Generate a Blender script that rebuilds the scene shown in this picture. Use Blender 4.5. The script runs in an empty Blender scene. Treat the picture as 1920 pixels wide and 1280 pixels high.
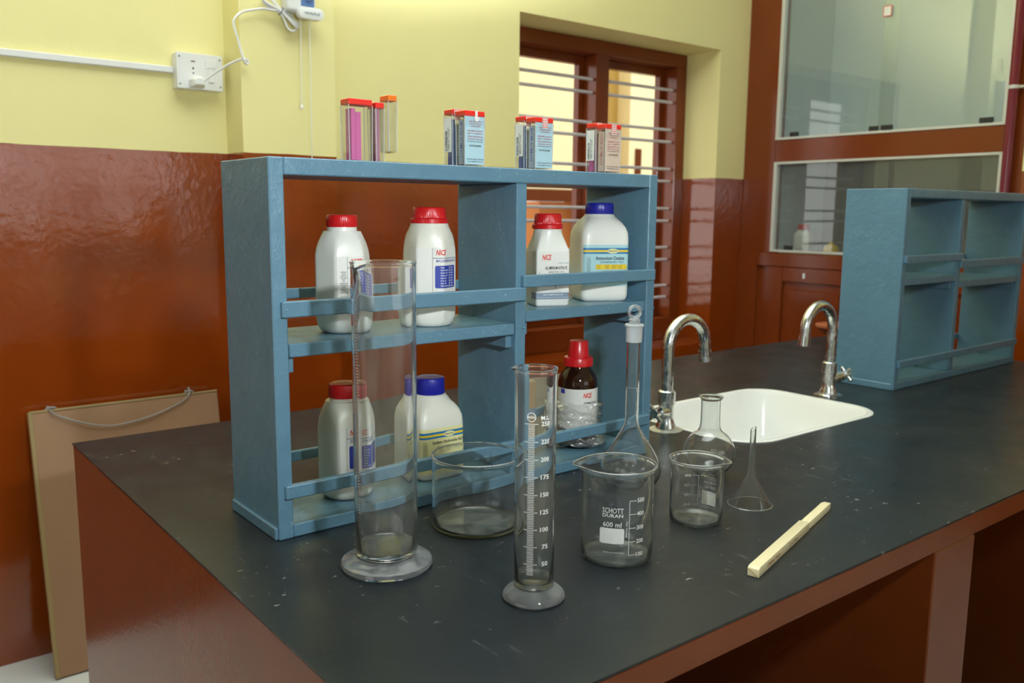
import bpy, bmesh, math, random
from mathutils import Vector, Matrix
random.seed(7)
PI = math.pi
sc = bpy.context.scene
COL = sc.collection
Z0 = 0.76            # height of the bench top above the floor; shapes below are given relative to the bench top

# ------------------------------------------------------------------ camera
def cam_axes(yaw, pitch, roll):
    fw = Vector((math.cos(yaw)*math.cos(pitch), math.sin(yaw)*math.cos(pitch), -math.sin(pitch)))
    rt = Vector((math.sin(yaw), -math.cos(yaw), 0)); up = rt.cross(fw)
    return fw, math.cos(roll)*rt + math.sin(roll)*up, -math.sin(roll)*rt + math.cos(roll)*up
CAM = Vector((-0.4426, -1.0501, 0.4337 + Z0))
fw, rt, up = cam_axes(0.9008, 0.1478, 0.0090)
cd = bpy.data.cameras.new('camera'); cam = bpy.data.objects.new('camera', cd); COL.objects.link(cam)
cam.matrix_world = Matrix(((rt.x, up.x, -fw.x, CAM.x), (rt.y, up.y, -fw.y, CAM.y), (rt.z, up.z, -fw.z, CAM.z), (0, 0, 0, 1)))
cd.sensor_width = 36.0; cd.lens = 1627.56/1920*36.0; cd.clip_start = 0.02; cd.clip_end = 200
cd.dof.use_dof = True; cd.dof.focus_distance = 1.22; cd.dof.aperture_fstop = 7.0
sc.camera = cam

# ------------------------------------------------------------------ sky, lights, exposure
wd = bpy.data.worlds.new('sky'); sc.world = wd; wd.use_nodes = True
bg = wd.node_tree.nodes['Background']; bg.inputs[0].default_value = (1.0, 0.985, 0.95, 1); bg.inputs[1].default_value = 1.1
def portal(name, loc, rot, sx, sy):
    l = bpy.data.lights.new(name, 'AREA'); l.shape = 'RECTANGLE'; l.size = sx; l.size_y = sy; l.cycles.is_portal = True
    o = bpy.data.objects.new(name, l); o.location = loc; o.rotation_euler = rot; COL.objects.link(o)
FLASH = CAM + Vector((0.40, -0.05, 0.215))                        # flash on a stand just right of the camera
def flash(name, energy, radius, cone, blend, aim):
    l = bpy.data.lights.new(name, 'SPOT'); l.energy = energy; l.shadow_soft_size = radius; l.color = (0.875, 0.96, 1.0)
    l.spot_size = math.radians(cone); l.spot_blend = blend
    o = bpy.data.objects.new(name, l); COL.objects.link(o); o.location = FLASH; o.rotation_euler = Vector(aim).to_track_quat('-Z', 'Y').to_euler()
flash('flash_diffuser', 28, 0.03, 130, 0.8, (0.30, 0.95, 0.16))    # what the tilted head throws straight ahead
flash('flash_head', 680, 0.03, 74, 0.5, (0.38, 0.85, 0.90))       # the head itself, tilted up: bounced from the ceiling
sc.view_settings.view_transform = 'Standard'; sc.view_settings.look = 'None'; sc.view_settings.exposure = 0.74; sc.view_settings.gamma = 1.0
sc.view_settings.use_curve_mapping = False
sc.cycles.max_bounces = 11; sc.cycles.transparent_max_bounces = 28; sc.cycles.transmission_bounces = 10; sc.cycles.glossy_bounces = 4; sc.cycles.diffuse_bounces = 4; sc.cycles.adaptive_threshold = 0.05

# ------------------------------------------------------------------ materials
def newmat(name):
    m = bpy.data.materials.new(name); m.use_nodes = True
    nt = m.node_tree; p = nt.nodes['Principled BSDF']
    return m, nt, p
def nd(nt, typ, **kw):
    n = nt.nodes.new(typ)
    for k, v in kw.items():
        if k in n.inputs.keys() if isinstance(k, str) else False: n.inputs[k].default_value = v
        else: setattr(n, k, v)
    return n
def ramp(nt, src, stops):
    r = nt.nodes.new('ShaderNodeValToRGB'); e = r.color_ramp.elements
    while len(e) < len(stops): e.new(0.5)
    for i, (pos, c) in enumerate(stops):
        e[i].position = pos; e[i].color = (c, c, c, 1) if not isinstance(c, tuple) else (*c, 1)
    nt.links.new(src, r.inputs[0]); return r
def mixc(nt, fac, a, b):
    n = nt.nodes.new('ShaderNodeMix'); n.data_type = 'RGBA'
    for i, v in ((0, fac), (6, a), (7, b)):
        if hasattr(v, 'links'): nt.links.new(v, n.inputs[i])
        elif isinstance(v, tuple): n.inputs[i].default_value = (*v, 1)
        else: n.inputs[i].default_value = v
    return n.outputs[2]
def noise(nt, scale, detail=3, rough=0.55, stretch=None, coord='Object'):
    tc = nt.nodes.new('ShaderNodeTexCoord'); out = tc.outputs[coord]
    if stretch:
        mp = nt.nodes.new('ShaderNodeMapping'); mp.inputs['Scale'].default_value = stretch; nt.links.new(out, mp.inputs[0]); out = mp.outputs[0]
    n = nt.nodes.new('ShaderNodeTexNoise'); n.inputs['Scale'].default_value = scale; n.inputs['Detail'].default_value = detail; n.inputs['Roughness'].default_value = rough
    nt.links.new(out, n.inputs['Vector']); return n.outputs['Fac']
def bump(nt, p, h, strength, dist):
    b = nt.nodes.new('ShaderNodeBump'); b.inputs['Strength'].default_value = strength; b.inputs['Distance'].default_value = dist
    nt.links.new(h, b.inputs['Height']); nt.links.new(b.outputs[0], p.inputs['Normal']); return b
def plain(name, c, rough=0.5, metal=0.0, spec=0.5, var=0.0, vscale=8.0, bmp=None, sss=0.0, coat=0.0):
    m, nt, p = newmat(name)
    p.inputs['Base Color'].default_value = (*c, 1); p.inputs['Roughness'].default_value = rough; p.inputs['Metallic'].default_value = metal
    p.inputs['Specular IOR Level'].default_value = spec
    if coat: p.inputs['Coat Weight'].default_value = coat; p.inputs['Coat Roughness'].default_value = 0.1
    if var:
        f = noise(nt, vscale, 4)
        nt.links.new(mixc(nt, f, tuple(x*(1-var) for x in c), tuple(min(1, x*(1+var)) for x in c)), p.inputs['Base Color'])
    if bmp: bump(nt, p, noise(nt, bmp[0], 3), bmp[1], bmp[2])
    if sss:
        p.inputs['Subsurface Weight'].default_value = sss; p.inputs['Subsurface Radius'].default_value = (0.01, 0.01, 0.008); p.inputs['Subsurface Scale'].default_value = 0.5
    return m

YELLOW = (0.86, 0.78, 0.36); BROWN = (0.265, 0.046, 0.004)
def wall_material():
    m, nt, p = newmat('painted_wall_two_tone')
    g = nt.nodes.new('ShaderNodeNewGeometry'); sx = nt.nodes.new('ShaderNodeSeparateXYZ'); nt.links.new(g.outputs['Position'], sx.inputs[0])
    tcn = nt.nodes.new('ShaderNodeTexNoise'); tcn.inputs['Scale'].default_value = 9; nt.links.new(g.outputs['Position'], tcn.inputs['Vector'])
    a = nt.nodes.new('ShaderNodeMath'); a.operation = 'MULTIPLY_ADD'; a.inputs[1].default_value = 0.006; nt.links.new(tcn.outputs['Fac'], a.inputs[0]); nt.links.new(sx.outputs['Z'], a.inputs[2])
    st = nt.nodes.new('ShaderNodeMath'); st.operation = 'GREATER_THAN'; st.inputs[1].default_value = Z0 + 0.594; nt.links.new(a.outputs[0], st.inputs[0])
    n1 = nt.nodes.new('ShaderNodeTexNoise'); n1.inputs['Scale'].default_value = 3; n1.inputs['Detail'].default_value = 6; nt.links.new(g.outputs['Position'], n1.inputs['Vector'])
    y = mixc(nt, n1.outputs['Fac'], tuple(c*0.95 for c in YELLOW), tuple(c*1.05 for c in YELLOW))
    b = mixc(nt, n1.outputs['Fac'], tuple(c*0.85 for c in BROWN), tuple(c*1.15 for c in BROWN))
    nt.links.new(mixc(nt, st.outputs[0], b, y), p.inputs['Base Color'])
    r = nt.nodes.new('ShaderNodeMapRange'); r.inputs['To Min'].default_value = 0.10; r.inputs['To Max'].default_value = 0.62; nt.links.new(st.outputs[0], r.inputs['Value']); nt.links.new(r.outputs[0], p.inputs['Roughness'])
    n2 = nt.nodes.new('ShaderNodeTexNoise'); n2.inputs['Scale'].default_value = 38; n2.inputs['Detail'].default_value = 5; nt.links.new(g.outputs['Position'], n2.inputs['Vector'])
    bump(nt, p, n2.outputs['Fac'], 0.30, 0.0024)
    q = nt.nodes.new('ShaderNodeMapRange'); q.inputs['To Min'].default_value = 0.95; q.inputs['To Max'].default_value = 0.35; nt.links.new(st.outputs[0], q.inputs['Value']); nt.links.new(q.outputs[0], p.inputs['Specular IOR Level'])
    return m
WALL = wall_material()
WOODRED = plain('brown_enamel_wood', (0.195, 0.038, 0.007), 0.18, spec=0.45, var=0.15, vscale=6, bmp=(25, 0.15, 0.002))
BENCHB = plain('brown_enamel_plaster', (0.190, 0.042, 0.009), 0.22, spec=0.3, var=0.16, vscale=10, bmp=(120, 0.25, 0.0012))
YPLAIN = plain('yellow_distemper', YELLOW, 0.7, var=0.05)
PALEW = plain('pale_cream_wall', (0.72, 0.72, 0.66), 0.6)
CEIL = plain('white_ceiling_paint', (0.78, 0.78, 0.74), 0.8)
FLOOR = plain('pale_cement_floor', (0.72, 0.73, 0.71), 0.3, var=0.06, vscale=5)

def rack_paint():
    m, nt, p = newmat('blue_enamel_brushed')
    base = (0.108, 0.222, 0.305)
    f = noise(nt, 10, 6, 0.6)
    c1 = mixc(nt, f, tuple(x*0.85 for x in base), tuple(x*1.15 for x in base))
    sp = ramp(nt, noise(nt, 210, 3, 0.6), [(0.62, 0.0), (0.68, 0.6)])
    big = ramp(nt, noise(nt, 9, 2), [(0.50, 0.0), (0.62, 1.0)])
    mu = nt.nodes.new('ShaderNodeMath'); mu.operation = 'MULTIPLY'; nt.links.new(sp.outputs[0], mu.inputs[0]); nt.links.new(big.outputs[0], mu.inputs[1])
    nt.links.new(mixc(nt, mu.outputs[0], c1, (0.34, 0.46, 0.50)), p.inputs['Base Color'])
    p.inputs['Roughness'].default_value = 0.33
    bump(nt, p, noise(nt, 30, 7, 0.62), 0.7, 0.0036)
    return m
RACK = rack_paint()
def worktop_material():
    m, nt, p = newmat('black_stone_worktop')
    f = noise(nt, 5, 6)
    c = mixc(nt, f, (0.0085, 0.0118, 0.0150), (0.018, 0.0230, 0.0275))
    def mul(u, v):
        n = nt.nodes.new('ShaderNodeMath'); n.operation = 'MULTIPLY'; nt.links.new(u, n.inputs[0]); nt.links.new(v, n.inputs[1]); return n.outputs[0]
    cl = ramp(nt, noise(nt, 3.3, 2), [(0.47, 0.0), (0.57, 1.0)]).outputs[0]          # flecks come in clusters
    fk = ramp(nt, noise(nt, 42, 5, 0.72, (1.0, 2.2, 1)), [(0.640, 0.0), (0.660, 1.0)]).outputs[0]
    c = mixc(nt, mul(fk, cl), c, (0.36, 0.33, 0.29))
    c2 = ramp(nt, noise(nt, 2.4, 1, 0.5, (1.3, 1, 1)), [(0.52, 0.0), (0.60, 1.0)]).outputs[0]
    sr = ramp(nt, noise(nt, 9, 4, 0.7, (9.0, 1.0, 1)), [(0.65, 0.0), (0.69, 0.45)]).outputs[0]
    c = mixc(nt, mul(sr, c2), c, (0.20, 0.20, 0.19))
    d = ramp(nt, noise(nt, 190, 3, 0.6), [(0.665, 0.0), (0.72, 0.35)])
    nt.links.new(mixc(nt, d.outputs[0], c, (0.14, 0.14, 0.13)), p.inputs['Base Color'])
    p.inputs['Specular IOR Level'].default_value = 0.38
    r = ramp(nt, noise(nt, 7, 5), [(0.3, 0.27), (0.7, 0.42)]); nt.links.new(r.outputs[0], p.inputs['Roughness'])
    bump(nt, p, noise(nt, 70, 4), 0.12, 0.001)
    return m
TOPM = worktop_material()
CERAMIC = plain('white_glazed_ceramic', (0.80, 0.80, 0.77), 0.12, var=0.03, vscale=14)
def chrome_material():
    m, nt, p = newmat('worn_chrome'); p.inputs['Metallic'].default_value = 1.0
    f = noise(nt, 60, 5, 0.65)
    r = ramp(nt, f, [(0.40, 0.10), (0.68, 0.42)]); nt.links.new(r.outputs[0], p.inputs['Roughness'])
    nt.links.new(mixc(nt, f, (0.80, 0.83, 0.86), (0.50, 0.52, 0.52)), p.inputs['Base Color']); return m
CHROME = chrome_material()
STEELBAR = plain('grey_painted_steel', (0.66, 0.64, 0.66), 0.35)
WHITEP = plain('white_plastic', (0.80, 0.80, 0.78), 0.28)
HDPE = plain('white_hdpe', (0.80, 0.80, 0.745), 0.34, sss=0.15)
HDPE2 = plain('aged_white_hdpe', (0.76, 0.75, 0.66), 0.36, sss=0.15)
REDCAP = plain('red_cap_plastic', (0.62, 0.010, 0.014), 0.28)
BLUECAP = plain('blue_cap_plastic', (0.012, 0.016, 0.30), 0.28)
PAPER = plain('white_label_paper', (0.76, 0.75, 0.70), 0.5)
PAPERY = plain('pale_yellow_label_paper', (0.76, 0.72, 0.36), 0.45)
PAPERB = plain('pale_cyan_label_paper', (0.40, 0.66, 0.70), 0.4)
PAPERLB = plain('light_blue_card', (0.46, 0.68, 0.76), 0.45)
PAPERPK = plain('beige_pink_card', (0.74, 0.58, 0.46), 0.45)
INK = plain('black_ink', (0.018, 0.018, 0.022), 0.5)
INKR = plain('red_ink', (0.72, 0.035, 0.02), 0.45)
INKM = plain('maroon_ink', (0.42, 0.10, 0.14), 0.5)
INKB = plain('royal_blue_ink', (0.028, 0.05, 0.36), 0.4)
INKSB = plain('sky_blue_ink', (0.02, 0.18, 0.42), 0.4)
INKGB = plain('grey_blue_ink', (0.20, 0.27, 0.36), 0.45)
INKY = plain('yellow_ink', (0.82, 0.58, 0.02), 0.45)
INKW = plain('white_ink', (0.80, 0.80, 0.78), 0.5)
INKGLASS = plain('white_ceramic_ink', (0.64, 0.64, 0.60), 0.6)
AMBER = plain('amber_glass', (0.020, 0.0045, 0.0016), 0.05, spec=0.6)
RUBBER = plain('black_rubber', (0.012, 0.012, 0.012), 0.5)
ALU = plain('white_aluminium', (0.62, 0.62, 0.56), 0.35, 0.1)
MAROON = plain('maroon_pipe_paint', (0.17, 0.008, 0.020), 0.25)
HARDB = plain('tan_hardboard', (0.345, 0.195, 0.105), 0.6, var=0.12, vscale=7)
HARDE = plain('board_edge_wood', (0.34, 0.24, 0.10), 0.6)
STRING = plain('grey_string', (0.30, 0.28, 0.26), 0.8)
CREAM = plain('cream_plastic', (0.80, 0.70, 0.43), 0.35)
TERRA = plain('terracotta_clay', (0.42, 0.12, 0.05), 0.6)
TANW = plain('tan_wood', (0.44, 0.28, 0.13), 0.6, var=0.15, vscale=30)
GREYBOX = plain('grey_green_cabinet_paint', (0.66, 0.72, 0.71), 0.5)
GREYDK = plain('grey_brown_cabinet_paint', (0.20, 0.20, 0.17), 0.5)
PALEPP = plain('pale_blue_paper', (0.48, 0.58, 0.66), 0.6)
PINK = plain('pink_litmus_paper', (0.66, 0.12, 0.36), 0.6)
BLUEPP = plain('blue_litmus_paper', (0.10, 0.17, 0.42), 0.6)
ORANGE = plain('orange_lid_plastic', (0.85, 0.17, 0.01), 0.3)
REDLID = plain('red_lid_plastic', (0.82, 0.022, 0.012), 0.3)
YELP = plain('yellow_plastic', (0.78, 0.50, 0.02), 0.3)
DARK = plain('hole_shade', (0.012, 0.012, 0.012), 0.6)
ORWALL = plain('orange_distemper', (0.58, 0.22, 0.06), 0.8)
CREAMSHADE = plain('cream_wall_shade', (0.44, 0.29, 0.07), 0.7)  # shade on the set-back cream wall, painted in as a darker ochre
MATBROWN = plain('matt_brown_paint', (0.13, 0.035, 0.010), 0.9, spec=0.1)
CREAMW = plain('cream_distemper', (0.88, 0.78, 0.46), 0.7, var=0.05)
GROUND = plain('dry_ground', (0.42, 0.36, 0.28), 0.9)

def thin_glass(name, tint=(0.955, 0.97, 0.965), haze=0.035, rough=0.015, hazec=(0.75, 0.75, 0.72), f0=0.045, streak=0.0):
    m = bpy.data.materials.new(name); m.use_nodes = True; nt = m.node_tree; nt.nodes.clear()
    out = nt.nodes.new('ShaderNodeOutputMaterial')
    g = nt.nodes.new('ShaderNodeNewGeometry'); dt = nt.nodes.new('ShaderNodeVectorMath'); dt.operation = 'DOT_PRODUCT'
    nt.links.new(g.outputs['Normal'], dt.inputs[0]); nt.links.new(g.outputs['Incoming'], dt.inputs[1])
    ab = nt.nodes.new('ShaderNodeMath'); ab.operation = 'ABSOLUTE'; nt.links.new(dt.outputs['Value'], ab.inputs[0])
    om = nt.nodes.new('ShaderNodeMath'); om.operation = 'SUBTRACT'; om.inputs[0].default_value = 1.0; nt.links.new(ab.outputs[0], om.inputs[1])
    p5 = nt.nodes.new('ShaderNodeMath'); p5.operation = 'POWER'; p5.inputs[1].default_value = 4.0; nt.links.new(om.outputs[0], p5.inputs[0])
    fr = nt.nodes.new('ShaderNodeMath'); fr.operation = 'MULTIPLY_ADD'; fr.inputs[1].default_value = 0.75; fr.inputs[2].default_value = f0; nt.links.new(p5.outputs[0], fr.inputs[0])
    pw = nt.nodes.new('ShaderNodeMath'); pw.operation = 'POWER'; pw.inputs[1].default_value = 3.0; nt.links.new(om.outputs[0], pw.inputs[0])
    tcol = mixc(nt, pw.outputs[0], tint, tuple(t*0.62 for t in tint))
    tr = nt.nodes.new('ShaderNodeBsdfTransparent'); nt.links.new(tcol, tr.inputs[0])
    gl = nt.nodes.new('ShaderNodeBsdfGlossy'); gl.inputs['Roughness'].default_value = rough
    mx = nt.nodes.new('ShaderNodeMixShader'); nt.links.new(fr.outputs[0], mx.inputs[0]); nt.links.new(tr.outputs[0], mx.inputs[1]); nt.links.new(gl.outputs[0], mx.inputs[2])
    df = nt.nodes.new('ShaderNodeBsdfDiffuse'); df.inputs[0].default_value = (*hazec, 1)
    m2 = nt.nodes.new('ShaderNodeMixShader'); nt.links.new(mx.outputs[0], m2.inputs[1]); nt.links.new(df.outputs[0], m2.inputs[2])
    if streak:
        r = ramp(nt, noise(nt, 45, 4, 0.6, (1, 1, 0.35)), [(0.4, haze), (0.75, haze + streak)]); nt.links.new(r.outputs[0], m2.inputs[0])
    else: m2.inputs[0].default_value = haze
    nt.links.new(m2.outputs[0], out.inputs[0]); return m
def real_glass(name, c=(0.97, 0.985, 0.98), haze=0.02, streak=0.0, hazec=(0.72, 0.73, 0.70), rough=0.0, ior=1.47):
    m, nt, p = newmat(name); out = nt.nodes['Material Output']
    p.inputs['Base Color'].default_value = (*c, 1); p.inputs['Roughness'].default_value = rough; p.inputs['Transmission Weight'].default_value = 1.0; p.inputs['IOR'].default_value = ior
    df = nt.nodes.new('ShaderNodeBsdfDiffuse'); df.inputs[0].default_value = (*hazec, 1)
    mx = nt.nodes.new('ShaderNodeMixShader'); nt.links.new(p.outputs[0], mx.inputs[1]); nt.links.new(df.outputs[0], mx.inputs[2]); nt.links.new(mx.outputs[0], out.inputs[0])
    if streak: nt.links.new(ramp(nt, noise(nt, 45, 4, 0.6, (1, 1, 0.35)), [(0.4, haze), (0.75, haze + streak)]).outputs[0], mx.inputs[0])
    else: mx.inputs[0].default_value = haze
    return m
GLASS = real_glass('clear_lab_glass', haze=0.012, streak=0.02)
GLASSD = real_glass('dusty_lab_glass', haze=0.02, streak=0.05)
GLASSB = thin_glass('dirty_glass_base', tint=(0.90, 0.91, 0.88), haze=0.06, streak=0.22, hazec=(0.62, 0.62, 0.54))
RIMG = thin_glass('glass_rim', tint=(0.80, 0.84, 0.74), haze=0.16, f0=0.12)
PANE = thin_glass('window_pane_glass', tint=(0.90, 0.93, 0.92), haze=0.06, f0=0.07, rough=0.01, hazec=(0.62, 0.68, 0.68))
CLEARP = thin_glass('clear_styrene', tint=(0.98, 0.982, 0.985), haze=0.015, f0=0.035)
EDGEP = thin_glass('styrene_edge_glint', tint=(0.92, 0.93, 0.94), haze=0.35, f0=0.15, hazec=(0.85, 0.86, 0.86))  # pale haze painted in for the bright glints along the case edges
FILM = thin_glass('crinkled_polythene', tint=(0.94, 0.94, 0.93), haze=0.12, f0=0.12, rough=0.10, hazec=(0.85, 0.85, 0.83))
FROST = real_glass('frosted_ground_glass', (0.95, 0.97, 0.97), 0.42, 0.0, (0.74, 0.77, 0.77), 0.35)
THICK = real_glass('thick_moulded_glass', (0.93, 0.96, 0.96), 0.12, 0.16, (0.74, 0.77, 0.77), 0.03, 1.5)  # grey diffuse haze stands in for silvery reflections in the solid glass

# ------------------------------------------------------------------ mesh building
class B:
    def __init__(s): s.v = []; s.f = []
    def add(s, vs, fs):
        o = len(s.v); s.v += [tuple(v) for v in vs]; s.f += [tuple(i + o for i in f) for f in fs]; return s
    def box(s, x0, x1, y0, y1, z0, z1):
        return s.add([(x0,y0,z0),(x1,y0,z0),(x1,y1,z0),(x0,y1,z0),(x0,y0,z1),(x1,y0,z1),(x1,y1,z1),(x0,y1,z1)],
                     [(0,3,2,1),(4,5,6,7),(0,1,5,4),(1,2,6,5),(2,3,7,6),(3,0,4,7)])
    def loft(s, rings, closed=True, cap0=True, cap1=True):
        n = len(rings[0]); vs = [p for r in rings for p in r]; fs = []
        for i in range(len(rings)-1):
            for j in range(n if closed else n-1):
                k = (j+1) % n; fs.append((i*n+j, i*n+k, (i+1)*n+k, (i+1)*n+j))
        if cap0: fs.append(tuple(range(n-1, -1, -1)))
        if cap1: fs.append(tuple((len(rings)-1)*n + j for j in range(n)))
        return s.add(vs, fs)
    def lathe(s, prof, n=56, c=(0, 0), deform=None, cap0=True, cap1=True):
        rings = []
        for (r, z) in prof:
            ring = []
            for j in range(n):
                t = 2*PI*j/n; rr, zz = (r, z) if deform is None else deform(t, r, z)
                ring.append((c[0] + rr*math.cos(t), c[1] + rr*math.sin(t), zz))
            rings.append(ring)
        return s.loft(rings, True, cap0, cap1)
    def tube(s, pts, r, n=10, sub=0, caps=True):
        P = [Vector(p) for p in pts]
        if sub:
            Q = []
            for i in range(len(P)-1):
                p0, p1, p2, p3 = P[max(i-1, 0)], P[i], P[i+1], P[min(i+2, len(P)-1)]
                for k in range(sub):
                    t = k/sub
                    Q.append(0.5*((2*p1) + (p2-p0)*t + (2*p0-5*p1+4*p2-p3)*t*t + (3*p1-p0-3*p2+p3)*t**3))
            P = Q + [P[-1]]
        rings = []; prev = None
        for i, p in enumerate(P):
            d = (P[min(i+1, len(P)-1)] - P[max(i-1, 0)]).normalized()
            if prev is None:
                a = Vector((0, 0, 1)) if abs(d.z) < 0.9 else Vector((1, 0, 0)); u = d.cross(a).normalized()
            else: u = (prev - d*prev.dot(d)).normalized()
            prev = u; w = d.cross(u); rr = r(i/(len(P)-1)) if callable(r) else r
            rings.append([p + (u*math.cos(2*PI*j/n) + w*math.sin(2*PI*j/n))*rr for j in range(n)])
        return s.loft(rings, True, caps, caps)
    def build(s, name, mat, parent=None, bevel=0.0, seg=1, smooth=None, loc=None, angle=38):
        me = bpy.data.meshes.new(name); bm = bmesh.new()
        vs = [bm.verts.new(v) for v in s.v]
        for f in s.f:
            try: bm.faces.new([vs[i] for i in f])
            except ValueError: pass
        if bevel:
            bmesh.ops.bevel(bm, geom=list(bm.edges), offset=bevel, segments=seg, affect='EDGES', profile=0.5, clamp_overlap=True)
        bmesh.ops.recalc_face_normals(bm, faces=bm.faces)
        if smooth:
            for f in bm.faces: f.smooth = True
            lim = math.radians(angle)
            for e in bm.edges:
                if len(e.link_faces) == 2 and e.calc_face_angle(0) > lim: e.smooth = False
        bm.to_mesh(me); bm.free(); me.materials.append(mat)
        return link(name, me, parent, loc)
def link(name, me, parent=None, loc=None):
    o = bpy.data.objects.new(name, me); COL.objects.link(o)
    if parent is not None:
        o.parent = parent
        if loc: o.location = loc
    else:
        l = loc or (0, 0, 0); o.location = (l[0], l[1], l[2] + Z0)
    return o
def tag(o, label=None, cat=None, group=None, kind=None):
    if label: o['label'] = label
    if cat: o['category'] = cat
    if group: o['group'] = group
    if kind: o['kind'] = kind
    return o
def thing(name, loc, label=None, cat=None, rz=0.0, group=None, kind=None):
    o = bpy.data.objects.new(name, None); o.empty_display_size = 0.05; COL.objects.link(o)
    o.location = (loc[0], loc[1], loc[2] + Z0); o.rotation_euler = (0, 0, rz)
    return tag(o, label, cat, group, kind)
def box(name, mat, parent, x0, x1, y0, y1, z0, z1, bevel=0.0, seg=1):
    # local origin at the piece's own base centre
    c = ((x0+x1)/2, (y0+y1)/2, z0)
    return B().box(x0-c[0], x1-c[0], y0-c[1], y1-c[1], 0, z1-z0).build(name, mat, parent, bevel, seg, bevel > 0 and seg > 1, c)

# ---- lettering: flat text fitted to a rectangle and laid on a surface
_tc = {}
def text2d(txt, bold=0.0, shear=0.0):
    k = (txt, bold, shear)
    if k in _tc: return _tc[k]
    cu = bpy.data.curves.new('lettering', 'FONT'); cu.body = txt; cu.size = 1.0; cu.resolution_u = 2; cu.offset = bold; cu.shear = shear; cu.fill_mode = 'FRONT'
    o = bpy.data.objects.new('lettering', cu); me = o.to_mesh()
    vs = [(v.co.x, v.co.y) for v in me.vertices]; fs = [tuple(p.vertices) for p in me.polygons]
    o.to_mesh_clear(); bpy.data.objects.remove(o); bpy.data.curves.remove(cu)
    _tc[k] = (vs, fs); return vs, fs
class Print:
    """collects flat shapes in (s, z) and lays them on a surface given by fn(s, z) -> xyz"""
    def __init__(s): s.v = []; s.f = []
    def text(s, txt, s0, s1, z0, z1, bold=0.0, shear=0.0, rot=0, flip=False):
        vs, fs = text2d(txt, bold, shear)
        if not vs: return s
        xa = min(v[0] for v in vs); xb = max(v[0] for v in vs); ya = min(v[1] for v in vs); yb = max(v[1] for v in vs)
        o = len(s.v)
        for x, y in vs:
            u, w = (x-xa)/max(xb-xa, 1e-6), (y-ya)/max(yb-ya, 1e-6)
            if rot: u, w = 1-w, u
            if flip: u = 1-u
            s.v.append((s0 + u*(s1-s0), z0 + w*(z1-z0)))
        s.f += [tuple(i+o for i in f) for f in fs]; return s
    def rect(s, s0, s1, z0, z1):
        o = len(s.v); s.v += [(s0, z0), (s1, z0), (s1, z1), (s0, z1)]; s.f.append((o, o+1, o+2, o+3)); return s
    def rrect(s, s0, s1, z0, z1, r, n=5):
        o = len(s.v); pts = []
        for cx, cz, a in ((s1-r, z1-r, 0), (s0+r, z1-r, 1), (s0+r, z0+r, 2), (s1-r, z0+r, 3)):
            for k in range(n+1): t = (a + k/n)*PI/2; pts.append((cx + r*math.cos(t), cz + r*math.sin(t)))
        s.v += pts; s.f.append(tuple(range(o, o+len(pts)))); return s
    def oval(s, sc_, zc, a, b, n=28):
        o = len(s.v); s.v += [(sc_ + a*math.cos(2*PI*k/n), zc + b*math.sin(2*PI*k/n)) for k in range(n)]; s.f.append(tuple(range(o, o+n))); return s
    def ring(s, sc_, zc, a, b, w, n=28):
        o = len(s.v)
        for k in range(n): t = 2*PI*k/n; s.v += [(sc_ + a*math.cos(t), zc + b*math.sin(t)), (sc_ + (a-w)*math.cos(t), zc + (b-w)*math.sin(t))]
        s.f += [(o+2*k, o+2*((k+1) % n), o+2*((k+1) % n)+1, o+2*k+1) for k in range(n)]; return s
    def lay(s, name, mat, parent, fn, step=0.0025, loc=None):
        bm = bmesh.new(); vs = [bm.verts.new((x, 0, z)) for x, z in s.v]
        for f in s.f:
            try: bm.faces.new([vs[i] for i in f])
            except ValueError: pass
        if step and s.v:
            a = min(x for x, _ in s.v); b = max(x for x, _ in s.v); k = math.ceil(a/step)
            while k*step < b:
                bmesh.ops.bisect_plane(bm, geom=list(bm.verts)+list(bm.edges)+list(bm.faces), plane_co=(k*step, 0, 0), plane_no=(1, 0, 0), dist=1e-7); k += 1
        for v in bm.verts: v.co = fn(v.co.x, v.co.z)
        me = bpy.data.meshes.new(name); bm.to_mesh(me); bm.free(); me.materials.append(mat)
        return link(name, me, parent, loc)

# ================================================================== THE ROOM
FL = -0.76; CL = 2.24; XL = -3.0; XR = 2.872; YB = 1.45; YF = -3.6
def wallbox(name, pieces, mat=None):
    b = B()
    for p in pieces: b.box(*p)
    return tag(b.build(name, mat or WALL), kind='structure')
tag(B().box(XL-0.3, 3.6, YF-0.3, 1.75, FL-0.1, FL).build('floor', FLOOR), kind='structure')
tag(B().box(XL-0.3, 3.6, YF-0.3, 1.75, CL, CL+0.15).build('ceiling', CEIL), kind='structure')
WX0, WX1, WZ0, WZ1 = 1.56, 2.676, -0.14, 1.135
wallbox('wall_back', [(XL-0.3, WX0, YB, 1.75, FL, CL), (WX1, 3.6, YB, 1.75, FL, CL), (WX0, WX1, YB, 1.75, WZ1, CL), (WX0, WX1, YB, 1.75, FL, WZ0)])
wallbox('wall_pillar', [(0.492, 0.774, 1.33, YB+0.01, FL, CL)])
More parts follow.
